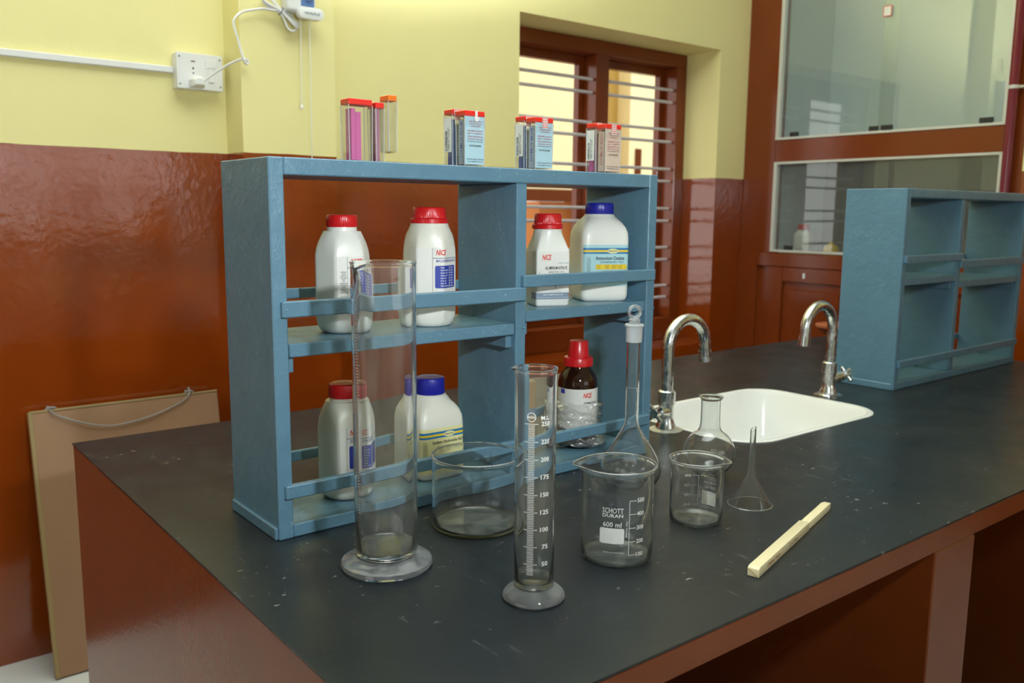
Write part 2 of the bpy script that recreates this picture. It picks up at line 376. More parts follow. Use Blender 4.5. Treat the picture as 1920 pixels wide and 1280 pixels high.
# wall behind the camera, with two windows; wall on the left, with one window
def holed(name, axis, c0, c1, a0, a1, holes):
    pcs = []; cur = a0
    def bx(u0, u1, z0, z1): pcs.append((u0, u1, c0, c1, z0, z1) if axis == 'y' else (c0, c1, u0, u1, z0, z1))
    for (h0, h1, z0, z1) in holes:
        bx(cur, h0, FL, CL); bx(h0, h1, FL, z0); bx(h0, h1, z1, CL); cur = h1
    bx(cur, a1, FL, CL); return wallbox(name, pcs, PALEW)
rear = [(0.2, 2.0, 0.15, 1.10)]
left = [(-1.9, 0.6, -0.1, 1.15)]
holed('wall_front', 'y', YF-0.2, YF, XL-0.3, 3.6, rear)
holed('wall_left', 'x', XL-0.2, XL, YF, YB, left)
wallbox('wall_right', [(XR, 3.6, YF, 0.27, FL, CL), (3.32, 3.6, 0.27, YB, FL, CL)])
for (a, b_, z0, z1) in rear: portal('daylight_portal', ((a+b_)/2, YF-0.21, (z0+z1)/2 + Z0), (PI/2, 0, 0), b_-a, z1-z0)
for (a, b_, z0, z1) in left: portal('daylight_portal', (XL-0.21, (a+b_)/2, (z0+z1)/2 + Z0), (0, -PI/2, 0), z1-z0, b_-a)
portal('daylight_portal', ((WX0+WX1)/2, 1.80, 0.5 + Z0), (-PI/2, 0, 0), 1.1, 1.25)
def plainwindow(name, axis, c, h):
    a, b_, z0, z1 = h; r = thing(name, (0, 0, 0), kind='structure'); t = 0.05; m = (a+b_)/2
    def bx(nm, u0, u1, za, zb):
        if axis == 'y': box(nm, WOODRED, r, u0, u1, c-0.1, c-0.04, za, zb, 0.003)
        else: box(nm, WOODRED, r, c-0.1, c-0.04, u0, u1, za, zb, 0.003)
    bx('jamb', a, a+t, z0, z1); bx('jamb', b_-t, b_, z0, z1); bx('head', a+t, b_-t, z1-t, z1); bx('sill_rail', a+t, b_-t, z0, z0+t); bx('mullion', m-t/2, m+t/2, z0+t, z1-t)
    for k in range(1, 6):
        zz = z0 + (z1-z0)*k/6
        for u0, u1 in ((a+t, m-t/2), (m+t/2, b_-t)):
            pts = [(u0, c-0.07, zz), (u1, c-0.07, zz)] if axis == 'y' else [(c-0.07, u0, zz), (c-0.07, u1, zz)]
            B().tube(pts, 0.007, 8).build('bar', STEELBAR, r, smooth=True)
for i, h in enumerate(rear): plainwindow('window_%d' % (2+i), 'y', YF, h)
for i, h in enumerate(left): plainwindow('window_%d' % (3+i), 'x', XL, h)

# the barred window in the back wall
w1 = thing('window_1', (0, 0, 0), kind='structure')
FY0, FY1 = 1.635, 1.75
box('jamb', WOODRED, w1, WX0, 1.632, FY0, FY1, WZ0+0.1, 1.078, 0.003); box('jamb', WOODRED, w1, 2.612, WX1, FY0, FY1, WZ0+0.1, 1.078, 0.003)
box('head', WOODRED, w1, WX0, WX1, FY0, FY1, 1.078, WZ1, 0.003); box('sill_rail', WOODRED, w1, WX0, WX1, FY0, FY1, WZ0, WZ0+0.1, 0.003)
box('mullion', WOODRED, w1, 2.117, 2.190, FY0, FY1, WZ0+0.1, 1.078, 0.003)
for x0, x1 in ((1.632, 2.117), (2.190, 2.612)):
    box('casement_rail', WOODRED, w1, x0, x1, 1.712, 1.745, 1.045, 1.078, 0.002)
    box('casement_rail', WOODRED, w1, x0, x1, 1.712, 1.745, WZ0+0.1, WZ0+0.14, 0.002)
    for e in (x0, x1-0.028): box('casement_stile', WOODRED, w1, e, e+0.028, 1.712, 1.745, WZ0+0.14, 1.045, 0.002)
barmesh = {}
for x0, x1 in ((1.628, 2.121), (2.186, 2.616)):
    me = None
    for z in (0.9807, 0.927, 0.806, 0.7528, 0.6325, 0.578, 0.456, 0.4005, 0.280, 0.225, 0.1054, 0.052):
        if me is None:
            o = B().tube([(0, 0, 0), (x1-x0, 0, 0)], 0.0068, 10).build('bar', STEELBAR, w1, smooth=True, loc=(x0, 1.662, z)); me = o.data
        else: link('bar', me, w1, (x0, 1.662, z))

# ================================================================== OUTSIDE THE WINDOW
tag(B().box(-8, 14, 1.75, 26, FL-0.35, FL-0.25).build('courtyard_ground', GROUND), kind='structure')
bd = thing('opposite_building', (4.4, 4.0, FL-0.25), 'yellow plastered building with brown beam seen through the barred window', 'building')
def bbox(nm, m, *a): box(nm, m, bd, a[0]-4.4, a[1]-4.4, a[2]-4.0, a[3]-4.0, a[4]-(FL-0.25), a[5]-(FL-0.25))
bbox('upper_wall', CREAMW, 1.0, 4.42, 4.0, 4.25, 0.605, 3.2)
bbox('side_pier', CREAMSHADE, 4.42, 4.73, 4.12, 4.40, FL-0.25, 3.2)
bbox('corner_pier', CREAMW, 4.73, 6.6, 3.98, 4.3, FL-0.25, 3.2)
bbox('beam', MATBROWN, 1.0, 4.42, 3.95, 4.25, 0.52, 0.605)
bbox('lower_wall', ORWALL, 4.06, 4.42, 4.3, 4.5, FL-0.25, 0.52)
bbox('parapet', ORWALL, 1.0, 4.06, 4.3, 4.5, FL-0.25, 0.05)
bbox('shutter', MATBROWN, 4.80, 4.86, 3.965, 3.98, 0.75, 0.95)

# ================================================================== BENCH
XB0, XB1, YB0, YB1 = -0.1063, 2.385, -0.5056, 0.692
SX0, SX1, SY0, SY1, SR = 0.895, 1.395, -0.088, 0.262, 0.085
def rrpts(x0, x1, y0, y1, r, z, n=8, sag=0.0):
    pts = []
    for cx, cy, a in ((x1-r, y1-r, 0), (x0+r, y1-r, 1), (x0+r, y0+r, 2), (x1-r, y0+r, 3)):
        for k in range(n+1): t = (a + k/n)*PI/2; pts.append((cx + r*math.cos(t), cy + r*math.sin(t), z))
    return pts
def worktop():
    bm = bmesh.new(); H = 0.003
    outer = [(XB0-0.001, YB0-0.001), (XB1+0.001, YB0-0.001), (XB1+0.001, YB1+0.001), (XB0-0.001, YB1+0.001)]
    inner = [p[:2] for p in rrpts(SX0, SX1, SY0, SY1, SR, 0)]
    vo = [bm.verts.new((x, y, 0)) for x, y in outer]; vi = [bm.verts.new((x, y, 0)) for x, y in inner]
    ed = [bm.edges.new((vo[i], vo[(i+1) % 4])) for i in range(4)] + [bm.edges.new((vi[i], vi[(i+1) % len(vi)])) for i in range(len(vi))]
    bmesh.ops.triangle_fill(bm, use_beauty=True, use_dissolve=False, edges=ed)
    r = bmesh.ops.extrude_face_region(bm, geom=list(bm.faces)); 
    for e in r['geom']:
        if isinstance(e, bmesh.types.BMVert): e.co.z -= H
    bmesh.ops.recalc_face_normals(bm, faces=bm.faces)
    me = bpy.data.meshes.new('worktop'); bm.to_mesh(me); bm.free(); me.materials.append(TOPM)
    return link('worktop', me)
tag(worktop(), 'scratched black stone worktop with a sink cut into it', 'worktop')
bb = thing('bench_base', (XB0, YB0, FL), 'brown painted masonry bench base below the black worktop', 'bench base')
def bpart(nm, x0, x1, y0, y1, z0, z1, m=BENCHB): return box(nm, m, bb, x0-XB0, x1-XB0, y0-YB0, y1-YB0, z0-FL, z1-FL, 0.002)
T = -0.003
bpart('end_wall', XB0, XB0+0.12, YB0, YB1, FL, T)
bpart('front_beam', XB0+0.12, XB1, YB0, YB0+0.05, -0.038, T); bpart('rear_beam', XB0+0.12, XB1, YB1-0.05, YB1, -0.038, T)
bpart('spine_wall', XB0+0.12, XB1-0.12, 0.55, 0.64, FL, -0.038)
bpart('pier', 0.757, 0.880, YB0, 0.55, FL, -0.038)
bpart('pier', 1.60, 1.72, YB0, 0.55, FL, -0.038); bpart('end_wall', XB1-0.12, XB1, YB0+0.05, YB1-0.05, FL, T)
bpart('slab', XB0+0.12, SX0-0.03, YB0+0.05, YB1-0.05, -0.038, T); bpart('slab', SX1+0.03, XB1-0.12, YB0+0.05, YB1-0.05, -0.038, T)

# sink
sk = thing('sink', ((SX0+SX1)/2, (SY0+SY1)/2, 0), 'white ceramic sink let into the black worktop', 'sink')
cx, cy = (SX0+SX1)/2, (SY0+SY1)/2
def sring(ins, z, r): return [(x-cx, y-cy, z) for x, y, _ in rrpts(SX0+ins, SX1-ins, SY0+ins, SY1-ins, r, 0, 8)]
B().loft([sring(0.012, -0.20, 0.09), sring(0.004, -0.17, 0.09), sring(0.0005, -0.01, SR), sring(0.0005, 0.0015, SR), sring(0.004, 0.003, SR-0.004), sring(0.012, 0.0015, SR-0.01), sring(0.018, -0.012, SR-0.014),
          sring(0.028, -0.10, 0.075), sring(0.045, -0.155, 0.07), sring(0.085, -0.172, 0.05), sring(0.15, -0.176, 0.02)]).build('basin', CERAMIC, sk, smooth=True, angle=50)
B().lathe([(0.024, -0.1755), (0.024, -0.173), (0.018, -0.1725), (0.015, -0.1745)], 24).build('drain', CHROME, sk, smooth=True)

# taps
def tap(loc, rz, h_side, label):
    t = thing('swan_neck_tap', loc, label, 'tap', rz, 'chrome taps at the sink')
    B().lathe([(0.034, 0), (0.034, 0.002), (0.028, 0.004), (0.016, 0.005)], 32).build('flange', CHROME if h_side else plain('limescaled_flange', (0.50, 0.49, 0.42), 0.4, 0.3), t, smooth=True)
    B().lathe([(0.021, 0.004), (0.0205, 0.010), (0.017, 0.018), (0.0155, 0.030), (0.0155, 0.054), (0.0175, 0.055), (0.0175, 0.080), (0.0155, 0.082), (0.012, 0.083)], 32).build('body', CHROME, t, smooth=True)
    R = 0.056; top = 0.168; pts = [(0, 0, 0.075), (0, 0, 0.11), (0, 0, 0.14)]
    for k in range(0, 13):
        a = PI - k*PI*1.03/12; pts.append((R + R*math.cos(a), 0, top + R*math.sin(a)*0.96))
    e = Vector(pts[-1]); d = Vector((0.10, 0, -1)).normalized(); pts.append(tuple(e + d*0.012))
    B().tube(pts, 0.0120, 16, sub=2).build('spout', CHROME, t, smooth=True)
    e2 = e + d*0.010; B().tube([e2, e2 + d*0.0225], 0.0134, 18).build('nozzle', CHROME, t, smooth=True)
    # valve stub and cross handle beside the body
    v = (Vector((-0.88, 0.36, 0.22)) if h_side else Vector((-0.97, -0.16, 0.06))).normalized()
    base = Vector((0, 0, 0.038)) + v*0.008; ln_ = 0.030 if h_side else 0.020
    B().tube([base, base + v*ln_*0.7, base + v*ln_], lambda u: 0.0145 - 0.003*u, 18).build('valve', CHROME, t, smooth=True)
    hub = base + v*(ln_ + 0.012); a = v.cross(Vector((0, 0, 1))).normalized(); b2 = v.cross(a)
    hd = B(); hd.tube([base + v*(ln_-0.002), hub + v*0.007], 0.0092, 16)
    for q in (a+b2, a-b2):
        q = q.normalized(); hd.tube([hub - q*0.021, hub - q*0.018, hub - q*0.004, hub + q*0.004, hub + q*0.018, hub + q*0.021], 0.0046, 10)
    hd.build('cross_handle', CHROME, t, smooth=True)
    return t
tap((0.868, 0.100, 0), 0.0, False, 'chrome swan neck tap between the near rack and the sink')
tap((1.452, 0.098, 0), PI, True, 'chrome swan neck tap beside the far blue rack')

# ================================================================== BLUE RACKS
def rack(name, loc, rz, label, mirror, W=0.716):
    r = thing(name, loc, label, 'rack', rz, 'blue wooden bottle racks'); H, D = 0.5, 0.16
    def P(nm, x0, x1, y0, y1, z0, z1, bv=0.0015):
        if mirror: x0, x1 = W-x1, W-x0
        return box(nm, RACK, r, x0, x1, y0, y1, z0, z1, bv)
    P('side_panel', 0, 0.0205, 0, D, 0, H); P('side_panel', W-0.0205, W, 0, D, 0, H)
    P('top_board', 0.0205, W-0.0205, 0, D, 0.478, H); P('bottom_board', 0.0205, W-0.0205, 0.001, D, 0, 0.018)
    P('divider', 0.400, 0.420, 0.0015, D, 0.018, 0.478)
    P('shelf_board', 0.022, 0.398, 0.002, D-0.004, 0.2435, 0.2615); P('shelf_board', 0.421, W-0.0215, 0.002, D-0.004, 0.262, 0.280)
    P('front_rail', 0.0105, 0.4145, -0.007, 0.004, 0.297, 0.318); P('front_rail', 0.4085, W-0.006, -0.0075, 0.004, 0.3175, 0.3365)
    P('front_rail', 0.0085, W-0.010, -0.007, 0.004, 0.0560, 0.0742)
    P('back_rail', 0.0205, 0.408, D-0.003, D+0.006, 0.304, 0.319); P('back_rail', 0.408, W-0.0205, D-0.003, D+0.006, 0.322, 0.337); P('back_rail', 0.0205, W-0.0205, D-0.003, D+0.006, 0.0555, 0.0708)
    for x, z in ((0.0205, 0.222), (0.3885, 0.222), (0.420, 0.2405), (W-0.032, 0.2405)): P('cleat', x, x+0.0115, 0.012, D-0.01, z, z+0.0212, 0.001)
    P('foot_strip', -0.004 if not mirror else W-0.001, 0.001 if not mirror else W+0.003, 0.004, D-0.003, 0, 0.017)
    nb = B(); nails = [(0.016, 0.307), (0.406, 0.307), (0.42, 0.327), (W-0.012, 0.327), (0.016, 0.065), (W-0.016, 0.065), (0.41, 0.255), (W-0.01, 0.268)]
    for x, z in nails:
        if mirror: x = W-x
        B().lathe([(0.0016, 0), (0.0013, 0.0008), (0.0005, 0.0012)], 8).build('nail_head', RACK, r, smooth=True, loc=(x, -0.0075, z)).rotation_euler = (PI/2, 0, 0)
    return r
rack('bottle_rack', (0, 0, 0), 0.006, 'worn blue rack holding reagent bottles, nearest the camera', False)
rack('bottle_rack', (1.6286, 0.0283, 0), 0.010, 'empty blue rack standing beyond the sink', True, 0.72)

# ================================================================== REAGENT BOTTLES
def camang(x, y): return math.atan2(CAM.y - y, CAM.x - x)
def polyr(th, faces, p):
    s = 0.0
    for (t, a) in faces:
        c = math.cos(th - t)
        if c > 0: s += (c/a)**p
    return s**(-1.0/p)
class Bottle:
    def __init__(s, name, loc, label, faces, p, prof, mat, N=96, cat='bottle'):
        s.t = thing(name, loc, label, cat, 0, 'reagent bottles on the rack'); s.faces, s.p = faces, p
        rings = []
        for (z, k, c, rc) in prof:
            rings.append([((lambda rr: (rr*math.cos(t), rr*math.sin(t), z))((1-c)*k*(polyr(t, faces, p) if faces else rc) + c*rc)) for t in [2*PI*j/N for j in range(N)]])
        s.body = B().loft(rings).build('body', mat, s.t, smooth=True, angle=50)
        M = 1440; s.tab = []; acc = 0; prev = None
        for j in range(M+1):
            t = 2*PI*j/M; rr = polyr(t, faces, p) if faces else prof[1][3]; q = (rr*math.cos(t), rr*math.sin(t))
            if prev: acc += math.hypot(q[0]-prev[0], q[1]-prev[1])
            s.tab.append((acc, q)); prev = q
        s.L = acc; s.M = M
    def surf(s, th0, off=0.0003):
        base = s.tab[int(round((th0 % (2*PI))/(2*PI)*s.M)) % s.M][0]
        def fn(u, z):
            a = (base + u) % s.L; lo, hi = 0, s.M
            while hi - lo > 1:
                m = (lo+hi)//2
                if s.tab[m][0] <= a: lo = m
                else: hi = m
            (a0, q0), (a1, q1) = s.tab[lo], s.tab[hi]; f = (a-a0)/max(a1-a0, 1e-9)
            x, y = q0[0] + (q1[0]-q0[0])*f, q0[1] + (q1[1]-q0[1])*f; tx, ty = q1[0]-q0[0], q1[1]-q0[1]; l = math.hypot(tx, ty)
            return (x + ty/l*off, y - tx/l*off, z)
        return fn
def cap(parent, r, z0, z1, mat, skirt=None, ribs=60, name='cap'):
    def df(t, rr, z):
        return (rr + (0.0006 if (int(t/(2*PI)*ribs*2) % 2) and z0+0.002 < z < z1-0.003 and abs(rr-r) < 0.0006 else 0), z)
    prof = []
    if skirt: prof += [(skirt-0.003, z0), (skirt, z0), (skirt, z0 + 0.006), (r+0.0005, z0+0.0075)]
    else: prof += [(r-0.002, z0), (r, z0)]
    za = prof[-1][1]
    prof += [(r, za+0.002), (r, za+0.0025), (r, z1-0.0025), (r-0.0008, z1-0.0006), (r-0.002, z1), (r-0.004, z1-0.0006), (r*0.5, z1-0.0006)]
    return B().lathe(prof, 240, deform=df).build(name, mat, parent, smooth=True, angle=45)
def hexf(th, a): return [(th + k*PI/3, a) for k in range(6)]
def rectf(th, a, b): return [(th, a), (th + PI/2, b), (th + PI, a), (th - PI/2, b)]
HEXP = lambda a: [(0.0, 0.80, 1, a*0.74), (0.002, 0.86, 0.9, a*0.88), (0.007, 0.94, 0.6, a*0.98), (0.014, 0.99, 0.25, a*1.02), (0.023, 1, 0, 0), (0.104, 1, 0, 0), (0.112, 0.99, 0.06, a*1.03), (0.120, 0.96, 0.20, a), (0.129, 0.90, 0.5, a*0.93), (0.136, 0.85, 0.8, a*0.84), (0.1415, 0.8, 1, a*0.775), (0.1435, 0.8, 1, a*0.75), (0.1437, 0.8, 1, 0.0212), (0.151, 0.8, 1, 0.0206)]
ROWS = ['Assay', 'Chloride (Cl)', 'Arsenic (As)', 'Calcium (Ca)', 'Lead (Pb)', 'Iron (Fe)', 'Zinc (Zn)', '10% Aq Solution']
WARN = ['INSTANT', 'AVOID', 'CONTACT', 'WITH BODY', 'PARTS', 'USE', 'PROTECTIVE', 'CLOTHING', 'WHILE', 'HANDLING', 'HANDLE', 'WITH CARE']
def nice_label(bt, th, title, top=0.109, bot=0.0266, sL=-0.0185, warn=True, dz=0.0, line=-0.0015):
    lab = Print().rect(sL, 0.056, bot, top).lay('label', PAPER, bt.t, bt.surf(th, 0.00035), 0.0012)
    f2 = bt.surf(th, 0.0006); f3 = bt.surf(th, 0.0008)
    k = Print(); k.rect(line-0.0002, line+0.0002, bot, top)
    if warn:
        for i, w in enumerate(WARN):
            hw = 0.0052*min(1.0, len(w)/9); z = 0.0885 - i*0.00262; wc = line-0.0056; k.text(w, wc-hw, wc+hw, z-0.0017, z, 0.015)
        k.rect(line-0.0104, line-0.0014, 0.0535, 0.0539); k.rect(line-0.0104, line-0.0101, 0.046, 0.0539); k.rect(line-0.0017, line-0.0014, 0.046, 0.0539)
    k.lay('label_text', INK, lab, f2, 0.0012)
    n0 = line + 0.005
    Print().text('NICE', n0, n0+0.0165, top-0.0112-dz, top-0.0027-dz, 0.03, 0.25).lay('logo', INKR, lab, f2, 0.0012)
    g = Print(); g.rect(line, 0.056, top-0.0160-dz, top-0.0148-dz); g.lay('label_rule', INKGB, lab, f2, 0.0012)
    if title: Print().text(title, n0+0.0004, n0+0.0004+0.0025*len(title), top-0.0215-dz, top-0.0175-dz, 0.012).lay('title', INKB, lab, f2, 0.0012)
    b1 = top-0.0265-dz; b0 = b1-0.0335
    Print().rrect(line+0.0035, 0.052, b0, b1, 0.0025).lay('blue_panel', INKB, lab, f2, 0.0012)
    tx = Print()
    for i, w in enumerate(ROWS):
        z = b1-0.0018-i*0.0039; x = line+0.0065 if not title else line+0.0118
        tx.text(w, x, x+0.00118*len(w), z-0.0026, z, 0.02); tx.text('%.3f%%' % (0.001*(i+1)), x+0.0185, x+0.0235, z-0.0026, z, 0.02); tx.text('Max', x+0.0265, x+0.031, z-0.0026, z, 0.02)
    tx.lay('panel_text', INKW, lab, f3, 0.0012)
    return lab
# upper left
th = camang(0.1385, 0.0747) + math.radians(16)
b1 = Bottle('reagent_bottle', (0.1385, 0.0747, 0.2615), 'white hexagonal bottle with red cap on upper shelf, leftmost', hexf(th, 0.0352), 30, HEXP(0.0352), HDPE)
cap(b1.t, 0.0215, 0.1495, 0.1665, REDCAP); nice_label(b1, th, None, line=-0.0035, sL=-0.0185)
# magnesium sulphate
th = camang(0.281, 0.0674) + math.radians(2)
HP2 = [(0.0, 0.80, 1, 0.028), (0.002, 0.86, 0.9, 0.0325), (0.007, 0.94, 0.6, 0.0350), (0.014, 0.99, 0.25, 0.036), (0.023, 1, 0, 0), (0.108, 1, 0, 0), (0.117, 0.99, 0.06, 0.036), (0.128, 0.96, 0.22, 0.036), (0.138, 0.92, 0.55, 0.034), (0.147, 0.86, 0.9, 0.0305), (0.1515, 0.85, 1, 0.0288), (0.154, 0.85, 1, 0.0286), (0.156, 0.85, 1, 0.026)]
b2 = Bottle('reagent_bottle', (0.281, 0.0674, 0.2615), 'white hexagonal bottle labelled magnesium sulphate, red cap with flared skirt', hexf(th, 0.0352), 34, HP2, HDPE2)
cap(b2.t, 0.0247, 0.1548, 0.1785, REDCAP, skirt=0.0288); nice_label(b2, th, 'MAGNESIUM SULPHATE', 0.119, 0.050, -0.040, False, 0.0, 0.0035)
# lower left
th = camang(0.1364, 0.0728) + math.radians(16)
b3 = Bottle('reagent_bottle', (0.1364, 0.0728, 0.018), 'white hexagonal bottle with red cap on the bottom board', hexf(th, 0.0360), 30, HEXP(0.0360), HDPE2)
cap(b3.t, 0.0225, 0.1485, 0.1685, REDCAP); nice_label(b3, th, 'SODIUM SULPHATE', 0.109, 0.0266, -0.0195, False, line=-0.0085)
# spectrum bottles
SPP = lambda a, h: [(0.0, 0.84, 0, 0), (0.002, 0.93, 0, 0), (0.007, 0.985, 0, 0), (0.013, 1, 0, 0), (h, 1, 0, 0), (h+0.010, 0.985, 0.04, a), (h+0.019, 0.93, 0.18, a*0.98), (h+0.027, 0.84, 0.45, a*0.90), (h+0.033, 0.74, 0.8, a*0.76), (h+0.0365, 0.66, 1, 0.0295), (h+0.0385, 0.66, 1, 0.0272), (h+0.0405, 0.66, 1, 0.0262), (h+0.043, 0.6, 1, 0.0235)]
def spectrum_label(bt, th, title, form, paper, zt, w0, w1, stripe_blue, table):
    lab = Print().rect(w0, w1, zt-0.072, zt).lay('label', paper, bt.t, bt.surf(th, 0.00035), 0.002)
    f2, f3, f4 = bt.surf(th, 0.0006), bt.surf(th, 0.0008), bt.surf(th, 0.0010)
    Print().rect(w0, w1, zt-0.0090, zt-0.0055).rect(w0, w1, zt-0.0155, zt-0.0125).lay('stripe', stripe_blue, lab, f2, 0.002)
    Print().rect(w0, w1, zt-0.0125, zt-0.0090).lay('stripe', INKY, lab, f2, 0.002)
    oc = w0 + (w1-w0)*0.635
    Print().oval(oc, zt-0.0108, 0.0105, 0.0042).lay('badge', PAPERY, lab, f3, 0.002)
    Print().text('Spectrum', oc-0.0078, oc+0.0078, zt-0.0126, zt-0.0090, 0.012).lay('badge_text', INK, lab, f4, 0.002)
    tx = Print(); tx.text(title, w0+0.022, w0+0.022+min(0.0033*len(title), w1-w0-0.0235), zt-0.0262, zt-0.0197, 0.016)
    tx.text(form, w0+0.031, w1-0.010, zt-0.0322, zt-0.0284, 0.012); tx.text('For laboratory use only', w0+0.036, w1-0.017, zt-0.0462, zt-0.0440)
    for i in range(6):
        tx.text('SPECTRUM REAGENTS AND CHEMICALS'[i*3:i*3+20], w0+0.0062+i*0.0012, w0+0.0070+i*0.0012, zt-0.047, zt-0.018 - (i % 3)*0.003, 0, 0, 1)
    tx.lay('label_text', INK, lab, f3, 0.002)
    if table:
        Print().rect(w0+0.0225, w1-0.004, zt-0.0425, zt-0.0340).lay('table_panel', INKY, lab, f2, 0.002)
        tt = Print()
        for i, w in enumerate(('Assay', 'Chloride', 'Iron')):
            z = zt-0.0348-i*0.0026; tt.text(w, w0+0.0235, w0+0.0310, z-0.0016, z); tt.text('99.0%', w0+0.040, w0+0.047, z-0.0016, z); tt.text('Sulphate', w0+0.052, w0+0.061, z-0.0016, z); tt.text('0.01%', w0+0.064, w0+0.071, z-0.0016, z)
        tt.lay('table_text', INK, lab, f3, 0.002)
th = camang(0.6466, 0.0779) + math.radians(19)
b4 = Bottle('reagent_bottle', (0.6466, 0.0779, 0.280), 'large white square bottle of ammonium oxalate with blue cap', rectf(th, 0.0435, 0.0435), 9, SPP(0.0435, 0.110), HDPE)
cap(b4.t, 0.0248, 0.1510, 0.1712, BLUECAP); spectrum_label(b4, th, 'Ammonium Oxalate', '(COONH4)2.H2O = 142.11', PAPERB, 0.099, -0.042, 0.042, INKSB, True)
th = math.radians(-91)
b5 = Bottle('reagent_bottle', (0.2951, 0.0899, 0.018), 'cloudy white square bottle of sodium hydroxide with blue cap', rectf(th, 0.0405, 0.0405), 9, SPP(0.0405, 0.088), HDPE2)
cap(b5.t, 0.0228, 0.1290, 0.1572, BLUECAP); spectrum_label(b5, th, 'Sodium Hydroxide N/10', '(1 ml = 0.004 g NaOH)', PAPERY, 0.083, -0.043, 0.040, INKSB, False)
# aluminium nitrate: square bottle with sloping shoulders
th = camang(0.5082, 0.0567) + math.radians(20)
b6 = Bottle('reagent_bottle', (0.5082, 0.0567, 0.280), 'white square bottle of aluminium nitrate with sloping shoulders, red cap', rectf(th, 0.0290, 0.0290), 22,
            [(0.0, 0.90, 0, 0), (0.0015, 0.96, 0, 0), (0.004, 1, 0, 0), (0.089, 1, 0, 0), (0.0925, 0.985, 0, 0), (0.105, 0.86, 0.25, 0.029), (0.118, 0.74, 0.75, 0.0248), (0.1225, 0.7, 1, 0.0235), (0.127, 0.7, 1, 0.0232), (0.129, 0.7, 1, 0.021)], HDPE)
cap(b6.t, 0.0222, 0.1272, 0.1520, REDCAP, skirt=0.0262)
lab = Print().rect(-0.050, 0.0285, 0.0105, 0.0905).lay('label', PAPER, b6.t, b6.surf(th, 0.00035), 0.002)
f2, f3 = b6.surf(th, 0.0006), b6.surf(th, 0.0008)
Print().text('NICE', -0.0195, -0.0035, 0.0765, 0.0855, 0.03, 0.25).lay('logo', INKR, lab, f2)
Print().text('ALUMINIUM NITRATE', -0.0140, 0.0245, 0.0610, 0.0662, 0.02).lay('title', INK, lab, f2)
tx = Print().text('Al(NO3)3. 9H2O = 375.13', -0.0085, 0.0190, 0.0550, 0.0582, 0.012)
tx.text('M.W.', -0.0365, -0.0325, 0.0555, 0.0580, 0.02).text('375.13', -0.0365, -0.031, 0.0525, 0.0545, 0.02).text('NET', -0.0255, -0.0220, 0.0560, 0.0575).text('500 g', -0.0255, -0.0210, 0.0525, 0.0540)
tx.text('Manufactured by', -0.0010, 0.010, 0.0265, 0.0280).text('Batch No. / Mfg Date', -0.0040, 0.014, 0.0240, 0.0255).oval(0.0045, 0.0330, 0.0012, 0.0012, 10)
tx.lay('label_text', INK, lab, f2)
Print().text('LABORATORY REAGENT', 0.0080, 0.0280, 0.0705, 0.0725).lay('small_text', INKGB, lab, f2)
Print().rect(-0.050, 0.0285, 0.0120, 0.0230).lay('footer_band', INKGB, lab, f2)
Print().text('NICE CHEMICALS (P) LTD.', -0.0170, 0.0185, 0.0178, 0.0207, 0.012).text('Laboratory Reagents and Fine Chemicals', -0.030, 0.0265, 0.0140, 0.0160).lay('footer_text', INKW, lab, f3)
# amber glass bottle
b7 = Bottle('reagent_bottle', (0.6029, 0.0778, 0.018), 'round amber glass bottle with tiered red cap', None, 2,
            [(0.0, 0, 1, 0.032), (0.004, 0, 1, 0.0358), (0.112, 0, 1, 0.0358), (0.118, 0, 1, 0.0352), (0.126, 0, 1, 0.0335), (0.133, 0, 1, 0.0300), (0.138, 0, 1, 0.0258), (0.142, 0, 1, 0.0230), (0.149, 0, 1, 0.0225)], AMBER, 72)
th = camang(0.6029, 0.0778)
lab = Print().rect(-0.048, 0.050, 0.035, 0.108).lay('label', PAPER, b7.t, b7.surf(th, 0.0003), 0.003)
Print().text('NICE', 0.0100, 0.0270, 0.0925, 0.1015, 0.03, 0.25).lay('logo', INKR, lab, b7.surf(th, 0.0006))
Print().text('FORMALIN SOL', 0.0115, 0.0400, 0.0815, 0.0855, 0.02).lay('label_text', INK, lab, b7.surf(th, 0.0006)); Print().text('H.CHO = 30.03', 0.014, 0.034, 0.0765, 0.0785).lay('small_text', INKGB, lab, b7.surf(th, 0.0006))
Print().rect(-0.034, -0.024, 0.099, 0.107).lay('blue_panel', INKB, lab, b7.surf(th, 0.0006))
B().lathe([(0.0235, 0.1462), (0.0262, 0.1462), (0.0262, 0.1590), (0.0250, 0.1612), (0.0195, 0.1616)], 48).build('cap_skirt', REDCAP, b7.t, smooth=True)
B().lathe([(0.0190, 0.1612), (0.0188, 0.1640), (0.0175, 0.1800), (0.0172, 0.1806), (0.0168, 0.1895), (0.0160, 0.1906), (0.008, 0.1906)], 48).build('cap', REDCAP, b7.t, smooth=True)
